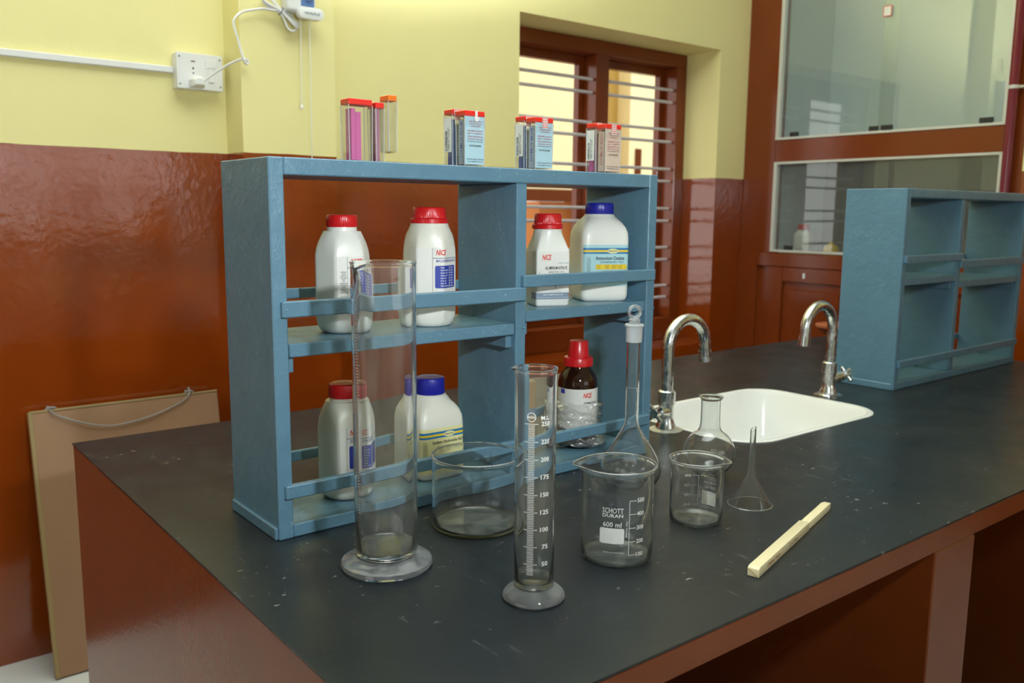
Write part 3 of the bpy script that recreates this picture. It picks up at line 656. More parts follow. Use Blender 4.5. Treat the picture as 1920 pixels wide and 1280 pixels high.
# crumpled polythene round the amber bottle
def film():
    rnd = random.Random(3); ph = [rnd.uniform(0, 6.28) for _ in range(14)]
    key = [(0.0375, 0.004), (0.046, 0.006), (0.053, 0.010), (0.050, 0.018), (0.043, 0.024), (0.0405, 0.034), (0.044, 0.042), (0.0405, 0.050), (0.0435, 0.056), (0.0405, 0.063), (0.046, 0.071), (0.0445, 0.078), (0.0385, 0.081)]
    prof = []
    for (r0, z0), (r1, z1) in zip(key, key[1:]): prof += [(r0 + (r1-r0)*k/4, z0 + (z1-z0)*k/4) for k in range(4)]
    prof.append(key[-1])
    def df(t, r, z):
        w = sum(math.sin((k+2)*t + ph[k] + z*260*(1 + k*0.23))/(1.6 + 0.4*k) for k in range(9))
        w += 0.45*math.sin(17*t + ph[11] + z*420) + 0.3*math.sin(26*t + ph[12] - z*380)
        return (max(0.0368, r + 0.0022*w), z + 0.0017*math.sin(5*t + ph[9]) + 0.0016*math.sin(9*t + ph[10] + z*90))
    return B().lathe(prof, 220, deform=df, cap0=False, cap1=False).build('polythene_wrap', FILM, None, smooth=True, loc=(0.6029, 0.0778, 0.018), angle=60)
tag(film(), 'crumpled clear polythene bunched around the amber bottle', 'plastic wrap')
wb = thing('wood_block', (0.516, 0.128, 0.018), 'tan wooden block standing in the rack behind the small cylinder', 'block')
B().box(-0.019, 0.019, -0.012, 0.012, 0, 0.118).build('block', TANW, wb, 0.001); B().box(-0.0195, 0.0195, -0.0125, -0.0122, 0.058, 0.070).build('dark_band', INKGB, wb)

# ================================================================== LITMUS PAPER BOXES
def litmus(loc, w, d, h, label, lid, papers, kind=None, seal=True, rz=0.0, tag_l=False):
    t = thing('litmus_box', loc, label, 'litmus box', rz, 'clear litmus paper boxes on the rack')
    k = 0.0009
    # tapered clear case (open box with walls)
    def rr(i, z, s=1.0): return [(i, i, z), (w-i, i, z), (w-i, d-i, z), (i, d-i, z)]
    B().loft([rr(0.0012, 0), rr(0, h-0.004), rr(k, h-0.004), rr(0.0012+k, 0.0015)]).build('case', CLEARP, t)
    B().box(0.0004, w-0.0004, 0.0004, d-0.0004, h-0.0078, h).build('lid', lid, t, 0.0008)
    for ex, ey in ((0.0012, 0.0012), (w-0.0012, 0.0012), (0.0012, d-0.0012), (w-0.0012, d-0.0012)):
        B().tube([(ex, ey, 0.0008), (ex + (-0.0008 if ex < w/2 else 0.0008), ey + (-0.0008 if ey < d/2 else 0.0008), h-0.008)], 0.0007, 6).build('corner_glint', EDGEP, t)  # pale rods added for the edge highlights of the clear case
    for (x0, x1, y0, y1, z0, z1, m) in papers: B().box(x0, x1, y0, y1, z0, z1).build('paper_strips', m, t)
    yf = -0.00025
    if kind:
        col, ink, name = kind
        lab = B().box(0.0012, w-0.0012, 0.0012, 0.0016, 0.003, h-0.008).build('card', col, t)
        fn = lambda s_, z: (s_, yf, z)
        tx = Print()
        for i, l in enumerate(('KEEP AWAY FROM', 'PROTECT FROM', 'ATMOSPHERE')): tx.text(l, 0.0075+i*0.0018, w-0.0055-i*0.0018, h-0.0165-i*0.0034, h-0.0145-i*0.0034)
        for i, l in enumerate(('Initial alkaline Colour of', 'paper  is  insignificant.', 'Colour obtained in use', 'will indicate correct pH')): tx.text(l, 0.0050, w-0.0045, h-0.0300-i*0.0041, h-0.0273-i*0.0041, 0.01)
        tx.lay('card_text', INKM, t, fn, 0)
        tb = Print().text('10 X 20 LEAVES', 0.0085, w-0.0075, h-0.0515, h-0.0490, 0.015).text('For Laboratory Use Only', 0.0050, w-0.0045, h-0.0455, h-0.0430).text('Product for Storage 15-30C Only', 0.0042, w-0.0030, 0.0095, 0.0118, 0.012).text('E-mail info@labindicator.com', 0.0055, w-0.0045, 0.0062, 0.0083, 0.012)
        tb.lay('card_print', INK, t, fn, 0)
        if name: Print().text(name, 0.0068, 0.0110, 0.014, h-0.016, 0.012, 0, 1, True).lay('side_print', ink, t, lambda s_, z: (-0.0003, s_, z), 0)
    if tag_l:
        sl = Print().rect(0.002, d-0.002, 0.022, h-0.012).lay('price_tag', PAPER, t, lambda s_, z: (-0.0004, d-s_, z), 0)
        bc = Print(); zz = 0.024
        rnd = random.Random(int(loc[0]*1000))
        while zz < 0.052: wd_ = rnd.choice((0.0005, 0.0008, 0.0013)); bc.rect(0.0055, 0.0100, zz, zz+wd_); zz += wd_ + rnd.choice((0.0005, 0.0008, 0.0012))
        bc.text('LITMUS PAPER 10 X 20', 0.0112, 0.0136, 0.024, 0.058, 0.01, 0, 1).text('MRP Rs. 110.00', 0.0145, 0.0168, 0.026, 0.055, 0.01, 0, 1)
        bc.lay('tag_print', INK, sl, lambda s_, z: (-0.0006, d-s_, z), 0)
    if kind and not seal:
        Print().rect(w*0.50, w*0.62, h-0.0085, h+0.0003).rect(w*0.46, w*0.70, h-0.0125, h-0.0085).rect(w*0.50, w*0.64, h-0.0150, h-0.0125).lay('torn_seal', PAPER, t, lambda s_, z: (s_, -0.0005, z), 0)
    if seal:
        c = w*0.52 if kind else 0.0085; s1 = Print().rect(c-0.0055, c+0.0055, h-0.0165, h+0.0003).lay('seal', PAPER, t, lambda s_, z: (s_, -0.0005, z), 0)
        dots = Print()
        for i in range(3):
            for j in range(5): dots.rect(c-0.0045+i*0.0035, c-0.0023+i*0.0035, h-0.0155+j*0.0033, h-0.0135+j*0.0033)
        dots.lay('seal_print', INKR, s1, lambda s_, z: (s_, -0.0007, z), 0)
    return t
H_ = 0.0805
bl = lambda w, d, m: [(0.0045, 0.0075, 0.005, d-0.005, 0.004, 0.070, m), (0.0105, w-0.006, 0.009, d-0.005, 0.004, 0.064, PALEPP if m is BLUEPP else m)]
litmus((0.1234, 0.020, 0.5), 0.0368, 0.0245, 0.0825, 'clear box of pink paper, red lid, leftmost on the rack', REDLID, [(0.006, 0.012, 0.004, 0.020, 0.002, 0.070, PINK), (0.014, 0.022, 0.007, 0.021, 0.002, 0.066, PINK)], seal=False)
litmus((0.1635, 0.018, 0.5), 0.0138, 0.0245, 0.0800, 'narrow clear box with red lid beside the orange lidded one', REDLID, [(0.003, 0.010, 0.008, 0.021, 0.002, 0.072, plain('dull_pink_paper', (0.42, 0.16, 0.25), 0.6))], seal=False)
oc = litmus((0.1776, 0.0085, 0.5135), 0.0142, 0.0240, 0.0765, 'empty clear box with orange lid, taped up beside another', ORANGE, [], seal=False)
Print().rect(-0.010, 0.010, 0.030, 0.040).lay('adhesive_tape', CLEARP, oc, lambda s_, z: (s_, -0.0006, z), 0)
for (xa, ya, xb, yb, ka, nm) in ((0.3078, 0.044, 0.3085, 0.014, 'B1', 'first'), (0.4450, 0.044, 0.4431, 0.014, 'B2', 'second'), (0.6010, 0.044, 0.5950, 0.014, 'R', 'red')):
    red = ka == 'R'; pm = PINK if red else BLUEPP
    lb = {'B1': 'barcode tagged litmus box behind the blue litmus box, left pair', 'B2': 'barcode tagged litmus box behind the blue litmus box, middle pair', 'R': 'barcode tagged litmus box holding pink paper behind the red litmus box'}[ka]
    lf = {'B1': 'blue litmus box with torn seal, front of the left pair', 'B2': 'blue litmus box with dotted seal, front of the middle pair', 'R': 'litmus red box with beige card and red lid, front of the right pair'}[ka]
    litmus((xa, ya, 0.5), 0.0372, 0.0240, 0.0845, lb, REDLID, bl(0.037, 0.024, pm), seal=True, tag_l=True)
    litmus((xb, yb, 0.5), 0.0375, 0.0235, H_, lf, REDLID, [(0.003, 0.034, 0.005, 0.0195, 0.003, 0.068, PAPERPK if red else PALEPP)], kind=((PAPERPK, INKM, 'LITMUS RED') if red else (PAPERLB, INKB, 'LITMUS BLUE')), seal=(ka != 'B1'))

# ================================================================== GLASSWARE
def dirto(x, y, ddeg): return camang(x, y) + math.radians(ddeg)
def spouted(th, amt, zt, width, drop=0.0, span=0.012):
    def df(t, r, z):
        d = (t - th + PI) % (2*PI) - PI; g = math.exp(-(d/width)**2); h = max(0.0, min(1.0, (z - (zt-span))/span)); h = h*h
        return (r + amt*g*h, z - drop*g*h)
    return df
def wall_profile(r, h, t, floor_t, rb=0.004, flare=0.0, bead=0.0):
    p = [(r-rb, 0.0), (r-rb*0.3, rb*0.3), (r, rb)]
    for k in range(1, 6): p.append((r, rb + (h-0.014-rb)*k/5))
    p += [(r+flare*0.25, h-0.007), (r+flare*0.7, h-0.003), (r+flare+bead, h-0.0012), (r+flare+bead*0.6, h), (r+flare-t, h-0.0002), (r+flare*0.5-t, h-0.004)]
    for k in range(0, 6): p.append((r-t, h-0.014 - (h-0.014-rb-floor_t)*k/5))
    p += [(r-t-rb*0.6, floor_t+0.0008), (r-t-rb*1.4, floor_t), (0.0005, floor_t)]
    return p
def cyl_surf(th0, r, off=0.0004):
    def fn(s_, z): a = th0 + s_/r; return ((r+off)*math.cos(a), (r+off)*math.sin(a), z)
    return fn
# tall gas jar / large measuring cylinder
L = (0.0748, -0.1507)
gj = thing('measuring_cylinder', (*L, 0), 'tall wide glass cylinder on a round glass foot', 'cylinder')
B().lathe([(0.0545, 0), (0.0565, 0.003), (0.0555, 0.0075), (0.0500, 0.0105), (0.0435, 0.013), (0.0400, 0.0155), (0.001, 0.0155)], 72).build('foot', THICK, gj, smooth=True)
B().lathe([(r, z+0.0158) for r, z in wall_profile(0.0385, 0.3592, 0.0028, 0.006, 0.004, 0.0, 0.0010)], 96, deform=spouted(dirto(*L, -48), 0.0075, 0.375, 0.24, 0.006, 0.020)).build('tube', GLASSD, gj, smooth=True, angle=60)
B().lathe([(0.0357, 0.0225), (0.0357, 0.0229), (0.0005, 0.0229)], 48).build('inner_floor', GLASSB, gj, smooth=True)
sc_ = Print()
for i in range(70): sc_.rect(-0.0016, 0.0022 if i % 5 else 0.0045, 0.075+i*0.0036, 0.0755+i*0.0036)
sc_.lay('graduation_marks', INKGLASS, gj, cyl_surf(dirto(*L, -56), 0.0385), 0.002)
# 250 ml graduated cylinder
L = (0.1605, -0.3325); R = 0.0228
gc = thing('measuring_cylinder', (*L, 0), 'slim graduated 250 millilitre glass cylinder, nearest the camera', 'cylinder')
B().lathe([(0.0335, 0), (0.0356, 0.0022), (0.0350, 0.0060), (0.0310, 0.0100), (0.0268, 0.0130), (0.0238, 0.0158), (0.001, 0.0158)], 64).build('foot', THICK, gc, smooth=True)
B().lathe([(r, z+0.016) for r, z in wall_profile(R, 0.2500, 0.0016, 0.005, 0.003, 0.0006, 0.0007)], 64, deform=spouted(dirto(*L, -92), 0.005, 0.266, 0.26, 0.002, 0.008)).build('tube', GLASS, gc, smooth=True, angle=60)
B().lathe([(0.0208, 0.0175), (0.0208, 0.0270), (0.0150, 0.0265), (0.0005, 0.0262)], 48).build('inner_floor', GLASSB, gc, smooth=True)
th = camang(*L); pr = Print()
def zml(v): return 0.048 + (v-50)/200*(0.2074-0.048)
v = 35.0
while v <= 250.01:
    z = zml(v); iv = int(round(v)); mid = -0.0046
    w = 0.0076 if iv % 25 == 0 else (0.0056 if (iv*2) % 25 == 0 else 0.0036)
    pr.rect(mid-w, mid+w, z-0.00035, z+0.00035); v += 2.5
for m_ in range(50, 251, 25):
    z = zml(m_); pr.text(str(m_), 0.0062 if m_ >= 100 else 0.0085, 0.0160, z-0.0022, z+0.0030, 0.02)
pr.text('M.L.', 0.0060, 0.0160, 0.2120, 0.2165, 0.02).ring(-0.0046, 0.2150, 0.0050, 0.0052, 0.0008).text('INDIA', -0.0086, -0.0006, 0.2136, 0.2164, 0.03)
pr.lay('graduation_marks', INKGLASS, gc, cyl_surf(th, R), 0.002)
# crystallising dish
L = (0.2467, -0.1027)
dish = thing('crystallising_dish', (*L, 0), 'wide shallow clear glass dish with a stained bottom', 'dish')
B().lathe(wall_profile(0.0620, 0.101, 0.0020, 0.003, 0.006, 0.0, 0.0008), 80).build('wall', GLASS, dish, smooth=True, angle=60)
B().lathe([(0.0565, 0.0034), (0.0565, 0.0040), (0.0005, 0.0036)], 48).build('stained_floor', GLASSB, dish, smooth=True)
B().lathe([(0.0609, 0.1000), (0.0630, 0.0995), (0.0632, 0.1008), (0.0618, 0.1017), (0.0606, 0.1010)], 80, cap0=False, cap1=False).build('rim', RIMG, dish, smooth=True)
B().lathe([(0.0590, 0.0002), (0.0622, 0.0022), (0.0622, 0.0045), (0.0600, 0.0050)], 80, cap0=False, cap1=False).build('base_edge', thin_glass('olive_glass_edge', tint=(0.55, 0.55, 0.30), haze=0.35, hazec=(0.26, 0.25, 0.12)), dish, smooth=True)
# beakers
def beaker(L, R, h, spdir, label, kind):
    b = thing('beaker', (*L, 0), label, 'beaker', 0, 'glass beakers')
    df = spouted(dirto(*L, spdir), R*0.20, h, 0.33, 0.0015, 0.013)
    B().lathe(wall_profile(R, h, 0.0017, 0.0022, 0.007, R*0.055, 0.0008), 80, deform=df).build('wall', GLASS, b, smooth=True, angle=60)
    fl2 = R*0.055
    B().lathe([(R+fl2-0.0010, h-0.0016), (R+fl2+0.0011, h-0.0014), (R+fl2+0.0012, h-0.0002), (R+fl2, h+0.0006), (R+fl2-0.0012, h)], 80, deform=df, cap0=False, cap1=False).build('rim', RIMG, b, smooth=True)
    B().lathe([(R-0.009, 0.0024), (R-0.0035, 0.0060), (R-0.0028, 0.0066), (R-0.0085, 0.0031), (0.0005, 0.0028)], 64, cap0=False).build('inner_floor', GLASSB, b, smooth=True)
    return b
L = (0.3208, -0.3044); R = 0.0457
bk = beaker(L, R, 0.1225, -86, 'large 600 millilitre beaker in front of the stoppered flask', 600)
pr = Print().text('SCHOTT', -0.0179, 0.0080, 0.0725, 0.0790, 0.004).text('DURAN', -0.0177, 0.0075, 0.0672, 0.0716, 0.012).text('600 ml', -0.0168, 0.0058, 0.0550, 0.0612, 0.008).rrect(-0.0209, 0.0095, 0.0337, 0.0534, 0.0026)
pr.rect(0.0151, 0.0157, 0.0193, 0.0884).text('APPROX. VOL.', 0.0112, 0.0134, 0.0419, 0.0629, 0.006, 0, 1).text('Made in Germany', -0.016, 0.009, 0.0215, 0.0235)
for m_, z in ((500, 0.0881), (400, 0.0712), (300, 0.0536), (200, 0.0362), (100, 0.0193)): pr.rect(0.0154, 0.0243, z-0.0003, z+0.0003).text(str(m_), 0.0255, 0.0355, z-0.0025, z+0.0030, 0.01)
pr.lay('printed_scale', INKGLASS, bk, cyl_surf(camang(*L), R), 0.003)
L = (0.5034, -0.2816); R = 0.0372
bk = beaker(L, R, 0.0925, 82, 'small 250 millilitre beaker beside the funnel, its scale mirrored', 250)
thb = camang(*L) + PI          # the print is on the far side and reads mirrored through the glass
pr = Print()
def bs(deg): return math.radians(deg)*R
for m_, z in ((200, 0.0562), (150, 0.0420), (100, 0.0275), (50, 0.0126)):
    pr.rect(bs(-3.2), bs(10.2), z-0.00025, z+0.00025).text(str(m_), bs(13), bs(29), z-0.0018, z+0.0020, 0.01)
pr.rect(bs(-3.8), bs(-3.0), 0.0126, 0.0564).text('SCHOTT', bs(-48), bs(-16), 0.0520, 0.0572, 0.004).text('DURAN', bs(-48), bs(-16), 0.0470, 0.0505, 0.01).text('250 ml', bs(-48), bs(-19), 0.0395, 0.0440, 0.008).rrect(bs(-50), bs(-12), 0.0150, 0.0355, 0.002)
pr.text('Made in Germany', bs(-48), bs(-14), 0.0110, 0.0128).text('APPROX. VOL', bs(-8.5), bs(-5.5), 0.024, 0.042, 0.004, 0, 1)
pr.lay('printed_scale', INKGLASS, bk, cyl_surf(thb, R-0.0017, -0.0004), 0.003)
# stoppered volumetric flask
L = (0.5443, -0.1124)
vf = thing('volumetric_flask', (*L, 0), 'tall narrow necked volumetric flask with a ring topped glass stopper', 'flask')
out = [(0.028, 0.0), (0.034, 0.0015), (0.0425, 0.0085), (0.0475, 0.019), (0.0490, 0.028), (0.0478, 0.037), (0.0440, 0.0465), (0.0370, 0.0590), (0.0290, 0.0715), (0.0215, 0.0835), (0.0155, 0.0940), (0.0118, 0.1020), (0.0105, 0.1090), (0.0105, 0.15), (0.0107, 0.2350)]
inn = [(max(0.0005, r-0.0014), z + (0.0016 if z < 0.02 else 0)) for r, z in reversed(out)]
B().lathe(out + inn + [(0.0005, 0.0016)], 64).build('bulb', GLASS, vf, smooth=True, angle=60)
B().lathe([(0.0095, 0.2335), (0.0124, 0.2345), (0.0130, 0.2580), (0.0150, 0.2590), (0.0152, 0.2612), (0.0140, 0.2628), (0.0110, 0.2630)], 40).build('ground_joint', FROST, vf, smooth=True)
B().lathe([(0.0105, 0.2625), (0.0086, 0.2650), (0.0086, 0.2665), (0.0096, 0.2675), (0.0096, 0.2695), (0.0060, 0.2715), (0.0045, 0.2730)], 32).build('stopper_neck', THICK, vf, smooth=True)
a = camang(*L) + 0.35; d = Vector((-math.sin(a), math.cos(a), 0)); rgp = [Vector((0, 0, 0.2815)) + (d*math.cos(2*PI*k/28) + Vector((0, 0, 1))*math.sin(2*PI*k/28))*0.0092 for k in range(29)]
B().tube(rgp, 0.0026, 12, caps=False).build('stopper_ring', THICK, vf, smooth=True)
Print().rect(0, 2*PI*0.0105, 0.1620, 0.1624).lay('fill_line', INKGLASS, vf, cyl_surf(0, 0.0106), 0.002)
# flat bottomed boiling flask
L = (0.6908, -0.1522)
ff = thing('boiling_flask', (*L, 0), 'short flat bottomed boiling flask standing by the sink', 'flask')
out = [(0.020, 0.0), (0.0245, 0.001)] + [(0.0430*math.cos(a), 0.0400 + 0.0415*math.sin(a)) for a in [math.radians(x) for x in (-58, -45, -30, -15, 0, 15, 30, 42, 52, 60)]] + [(0.0178, 0.0812), (0.0166, 0.0870), (0.0162, 0.0950), (0.0161, 0.1200), (0.0163, 0.1290), (0.0182, 0.1325), (0.0194, 0.1338), (0.0194, 0.1352), (0.0182, 0.1358)]
inn = [(max(0.0005, r-0.0013), z + (0.0014 if z < 0.02 else 0)) for r, z in reversed(out[:-3])]
B().lathe(out + inn + [(0.0005, 0.0014)], 64).build('bulb', GLASS, ff, smooth=True, angle=60)
B().lathe([(0.0182, 0.1330), (0.0197, 0.1340), (0.0197, 0.1354), (0.0182, 0.1362), (0.0174, 0.1350)], 48, cap0=False, cap1=False).build('rim', RIMG, ff, smooth=True)
# inverted funnel
L = (0.6256, -0.2845)
fn_ = thing('funnel', (*L, 0), 'glass funnel standing upside down on its wide mouth', 'funnel')
out = [(0.0331, 0.0), (0.0329, 0.0012), (0.0062, 0.0445), (0.0052, 0.0490), (0.0048, 0.0600), (0.0044, 0.1200)]
inn = [(r-0.0012, z) for r, z in reversed(out)]
ca = camang(*L)
def oblique(t, r, z): return (r, z - (0.0065*(1-math.cos(t-ca-2.3))*0.5 if z > 0.1 else 0))
B().lathe(out + inn, 56, deform=oblique, cap0=False, cap1=False).build('cone', GLASS, fn_, smooth=True, angle=60)
B().lathe([(0.0318, 0.0), (0.0335, 0.0), (0.0338, 0.0010), (0.0328, 0.0020), (0.0318, 0.0012)], 56, cap0=False, cap1=False).build('rim', RIMG, fn_, smooth=True)

# cream plastic stick
p0, p1 = Vector((0.4070, -0.4510)), Vector((0.7035, -0.3660)); dv = (p1-p0); Ls = dv.length
stk = thing('plastic_stick', (p0.x, p0.y, 0), 'cream square plastic stick with a stepped end and brown lettering', 'stick', math.atan2(dv.y, dv.x))
bd_ = Ls*0.64
B().loft([[(x, -0.0072, 0.0003), (x, 0.0072, 0.0003), (x, 0.0072, z1), (x, -0.0072, z1)] for x, z1 in ((0.0, 0.0105), (0.004, 0.0128), (bd_, 0.0128))]).build('sleeve', CREAM, stk, 0.0008, 2, True)
B().loft([[(x, -w_, 0.0003), (x, w_, 0.0003), (x, w_, z1), (x, -w_, z1)] for x, z1, w_ in ((bd_-0.002, 0.0112, 0.0060), (Ls-0.012, 0.0112, 0.0062), (Ls, 0.0095, 0.0050))]).build('blade', CREAM, stk, 0.0008, 2, True)
B().tube([(-0.0003, -0.0060, 0.0020), (-0.0003, 0.0060, 0.0098)], 0.0006, 6).build('end_groove', plain('dark_cream', (0.45, 0.33, 0.12), 0.5), stk)
Print().text('Original  Fresh', 0.030, 0.075, 0.0030, 0.0090, 0.02, 0.2).text('T.L.C. Plate', 0.112, 0.146, 0.0035, 0.0090, 0.0, 0.2).lay('lettering', plain('brown_ink', (0.30, 0.12, 0.03), 0.5), stk, lambda s_, z: (s_, -0.00735, z), 0)

# ================================================================== ON THE LEFT WALL
brd = thing('leaning_board', (-0.063, 1.292, FL), 'tan hardboard panel with a hanging string leaning against the brown wall', 'board')
hgt = 0.672; tilt = math.atan2(0.128, hgt); wdt = 0.482
pn = B().box(0, wdt, -0.008, 0.008, 0, 0.68).build('panel', HARDB, brd, 0.0015, loc=(0, 0.0, 0.003)); pn.rotation_euler = (-tilt, 0, 0)
for nm, (x0, x1, z0, z1) in (('edge_strip', (-0.004, 0.006, 0, 0.684)), ('edge_strip', (0, wdt, 0.680, 0.686))):
    e = B().box(x0, x1, -0.0095, 0.0085, z0, z1).build(nm, HARDE, brd, 0.001, loc=(0, 0, 0.003)); e.rotation_euler = (-tilt, 0, 0)
st = B().tube([(0.045, -0.013, 0.690), (0.060, -0.016, 0.672), (0.13, -0.018, 0.640), (0.20, -0.018, 0.626), (0.30, -0.018, 0.640), (0.38, -0.016, 0.668), (0.402, -0.013, 0.688), (0.405, 0.0, 0.704)], 0.0022, 8, sub=5).build('string', STRING, brd, smooth=True); st.rotation_euler = (-tilt, 0, 0)
for x in (0.050, 0.403):
    k = B().tube([(x-0.012, -0.004, 0.690), (x, -0.012, 0.694), (x+0.012, -0.004, 0.690), (x+0.002, 0.006, 0.692), (x-0.008, -0.002, 0.696)], 0.0030, 8, sub=4).build('knot', STRING, brd, smooth=True); k.rotation_euler = (-tilt, 0, 0)

sb = thing('socket_box', (0.4085, YB, 0.7585), 'white surface mounted switch and socket box on the yellow wall', 'socket')
B().box(-0.062, 0.062, -0.038, 0, 0, 0.094).build('back_box', WHITEP, sb, 0.002)
B().box(-0.0625, 0.0625, -0.0415, -0.038, -0.0005, 0.0945).build('faceplate', WHITEP, sb, 0.001)
for x in (-0.055, 0.055):
    for z in (0.011, 0.083): B().tube([(x, -0.0412, z), (x, -0.0422, z)], 0.0022, 12).build('screw', plain('screw_head', (0.10, 0.11, 0.09), 0.4, 0.5), sb)
for z, r_ in ((0.0545, 0.0026), (0.0420, 0.0021)): B().tube([(-0.0185, -0.0413, z), (-0.0185, -0.0420, z)], r_, 14).build('socket_hole', DARK, sb)  # near-black discs stand for the shade inside the holes
B().box(-0.0235, -0.0135, -0.0424, -0.0413, 0.0718, 0.0744).build('indicator_lamp', plain('dark_red_lens', (0.12, 0.0, 0.02), 0.3), sb)
B().box(0.0150, 0.0430, -0.0435, -0.0413, 0.058, 0.080).build('rocker_switch', WHITEP, sb, 0.0008); B().box(0.022, 0.038, -0.0450, -0.0413, 0.020, 0.056).build('rocker_switch', WHITEP, sb, 0.0012)
cdt = B().box(XL, 0.3462, 1.434, YB, 0.799, 0.8165).build('cable_trunking', WHITEP, None, 0.002); tag(cdt, 'white plastic cable trunking running along the yellow wall', 'trunking')
# plug and its flex
pg = thing('power_plug', (0.395, 1.4085, 0.775), 'white plug with a long flex running from the socket to the fan', 'plug')
B().loft([[(x*s, y, z*s) for x, z in ((-0.018, -0.013), (0.018, -0.013), (0.019, 0.006), (0.010, 0.016), (-0.010, 0.016), (-0.019, 0.006))] for s, y in ((1.0, 0), (1.0, -0.018), (0.85, -0.030), (0.6, -0.036))]).build('plug_body', WHITEP, pg, 0.001)
def rel(pts, o): return [(x-o[0], y-o[1], z-o[2]) for x, y, z in pts]
po = (0.395, 1.4085, 0.775)
cab = [(0.408, 1.378, 0.779), (0.432, 1.365, 0.799), (0.462, 1.34, 0.822), (0.4887, 1.308, 0.836), (0.500, 1.306, 0.8335), (0.5046, 1.306, 0.8281), (0.4985, 1.303, 0.8228), (0.4900, 1.300, 0.834), (0.4823, 1.303, 0.8629), (0.4761, 1.305, 0.8897), (0.4672, 1.305, 0.9227), (0.4722, 1.305, 0.9397), (0.4933, 1.305, 0.9577), (0.5231, 1.305, 0.9674), (0.5533, 1.306, 0.9746)]
loops = [(0.575, 1.300, 0.973), (0.600, 1.298, 0.972), (0.625, 1.300, 0.955), (0.648, 1.300, 0.943), (0.640, 1.297, 0.938), (0.612, 1.296, 0.962), (0.590, 1.296, 0.977), (0.5640, 1.297, 0.9865), (0.5480, 1.299, 0.999), (0.5560, 1.302, 1.010), (0.575, 1.302, 0.999), (0.598, 1.302, 0.978), (0.628, 1.306, 0.960), (0.652, 1.305, 0.9480), (0.646, 1.304, 0.934), (0.633, 1.303, 0.9255), (0.6190, 1.303, 0.9330), (0.610, 1.302, 0.952), (0.596, 1.300, 0.9690), (0.570, 1.303, 0.979), (0.552, 1.304, 0.993), (0.560, 1.306, 1.014), (0.584, 1.306, 0.998), (0.602, 1.306, 0.981), (0.640, 1.312, 0.966)]
B().tube(rel(cab + loops, po), 0.0032, 8, sub=5).build('flex', WHITEP, pg, smooth=True)
B().tube(rel([(0.594, 1.290, 0.964), (0.603, 1.291, 0.980), (0.605, 1.309, 0.984), (0.596, 1.309, 0.966), (0.594, 1.290, 0.964)], po), 0.0012, 6).build('wire_tie', plain('grey_wire', (0.08, 0.10, 0.09), 0.4), pg)
fan = thing('wall_fan_mount', (0.660, 1.33, 0.958), 'white wall fan mount with blue panel and pull cords on the pillar', 'fan mount')
B().box(-0.049, 0.036, -0.050, 0, 0.018, 0.26).build('housing', WHITEP, fan, 0.008, 3, True)
B().box(-0.010, 0.029, -0.0525, -0.049, 0.034, 0.22).build('blue_panel', plain('blue_panel_print', (0.10, 0.19, 0.42), 0.4), fan, 0.001)
B().tube([(0.010, -0.052, 0.062), (0.010, -0.062, 0.062)], 0.011, 24).build('knob', WHITEP, fan, smooth=True)
rp = Print().rrect(-0.022, 0.053, 0.000, 0.030, 0.0145, 8)
bz = B(); pts = rp.v; bz.loft([[(x, -0.042, z) for x, z in pts], [(x, -0.062, z) for x, z in pts]]).build('nameplate', WHITEP, fan, 0.002, 2, True)
Print().text('WAVE-PLUS', -0.006, 0.040, 0.0105, 0.0180, 0.025).lay('nameplate_text', plain('grey_print', (0.10, 0.18, 0.20), 0.5), fan, lambda s_, z: (s_, -0.0624, z), 0)
for x, z1, tip in ((-0.0095, -0.234, True), (0.0175, -0.382, False)):
    B().tube([(x, -0.045, 0.004), (x+0.0006, -0.040, z1*0.5), (x, -0.038, z1)], 0.0011, 6, sub=3).build('pull_cord', WHITEP, fan, smooth=True)
    B().lathe([(0.0015, 0.012), (0.0040, 0.009), (0.0042, 0.001), (0.0030, 0.0)], 16).build('cord_knob', WHITEP, fan, smooth=True, loc=(x, -0.038, z1-0.008))

# ================================================================== BUILT-IN CABINET
CBX = XR; cab_o = (CBX, 0.27, FL)
cb = thing('glass_fronted_cabinet', cab_o, 'brown built in cabinet with large glass panes on the right wall', 'cabinet')
def C(nm, m, x0, x1, y0, y1, z0, z1, bv=0.0): return box(nm, m, cb, x0-CBX, x1-CBX, y0-cab_o[1], y1-cab_o[1], z0-FL, z1-FL, bv)
C('stile', WOODRED, CBX, CBX+0.06, 1.285, YB, FL, CL, 0.002); C('stile', WOODRED, CBX, CBX+0.06, 0.27, 0.335, FL, CL, 0.002)
C('middle_rail', WOODRED, CBX, CBX+0.06, 0.335, 1.285, 0.661, 0.755, 0.002); C('top_rail', WOODRED, CBX, CBX+0.06, 0.335, 1.285, 1.75, CL, 0.002)
C('ledge', WOODRED, CBX-0.018, CBX+0.06, 0.335, 1.345, 0.206, 0.266, 0.004)
C('corner_post', WOODRED, CBX-0.012, CBX, 1.345, YB, FL, 0.266, 0.002)
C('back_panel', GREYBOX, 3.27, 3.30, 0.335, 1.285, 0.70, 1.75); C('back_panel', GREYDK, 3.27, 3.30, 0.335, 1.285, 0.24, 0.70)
C('side_lining', GREYBOX, CBX+0.06, 3.27, 1.285, 1.30, 0.24, 1.75); C('side_lining', GREYBOX, CBX+0.06, 3.27, 0.32, 0.335, 0.24, 1.75)
C('inner_shelf', GREYBOX, CBX+0.06, 3.27, 0.335, 1.285, 0.690, 0.725); C('inner_shelf', GREYDK, CBX+0.06, 3.27, 0.335, 1.285, 0.245, 0.268); C('inner_shelf', GREYBOX, CBX+0.06, 3.27, 0.335, 1.285, 1.75, 1.77)
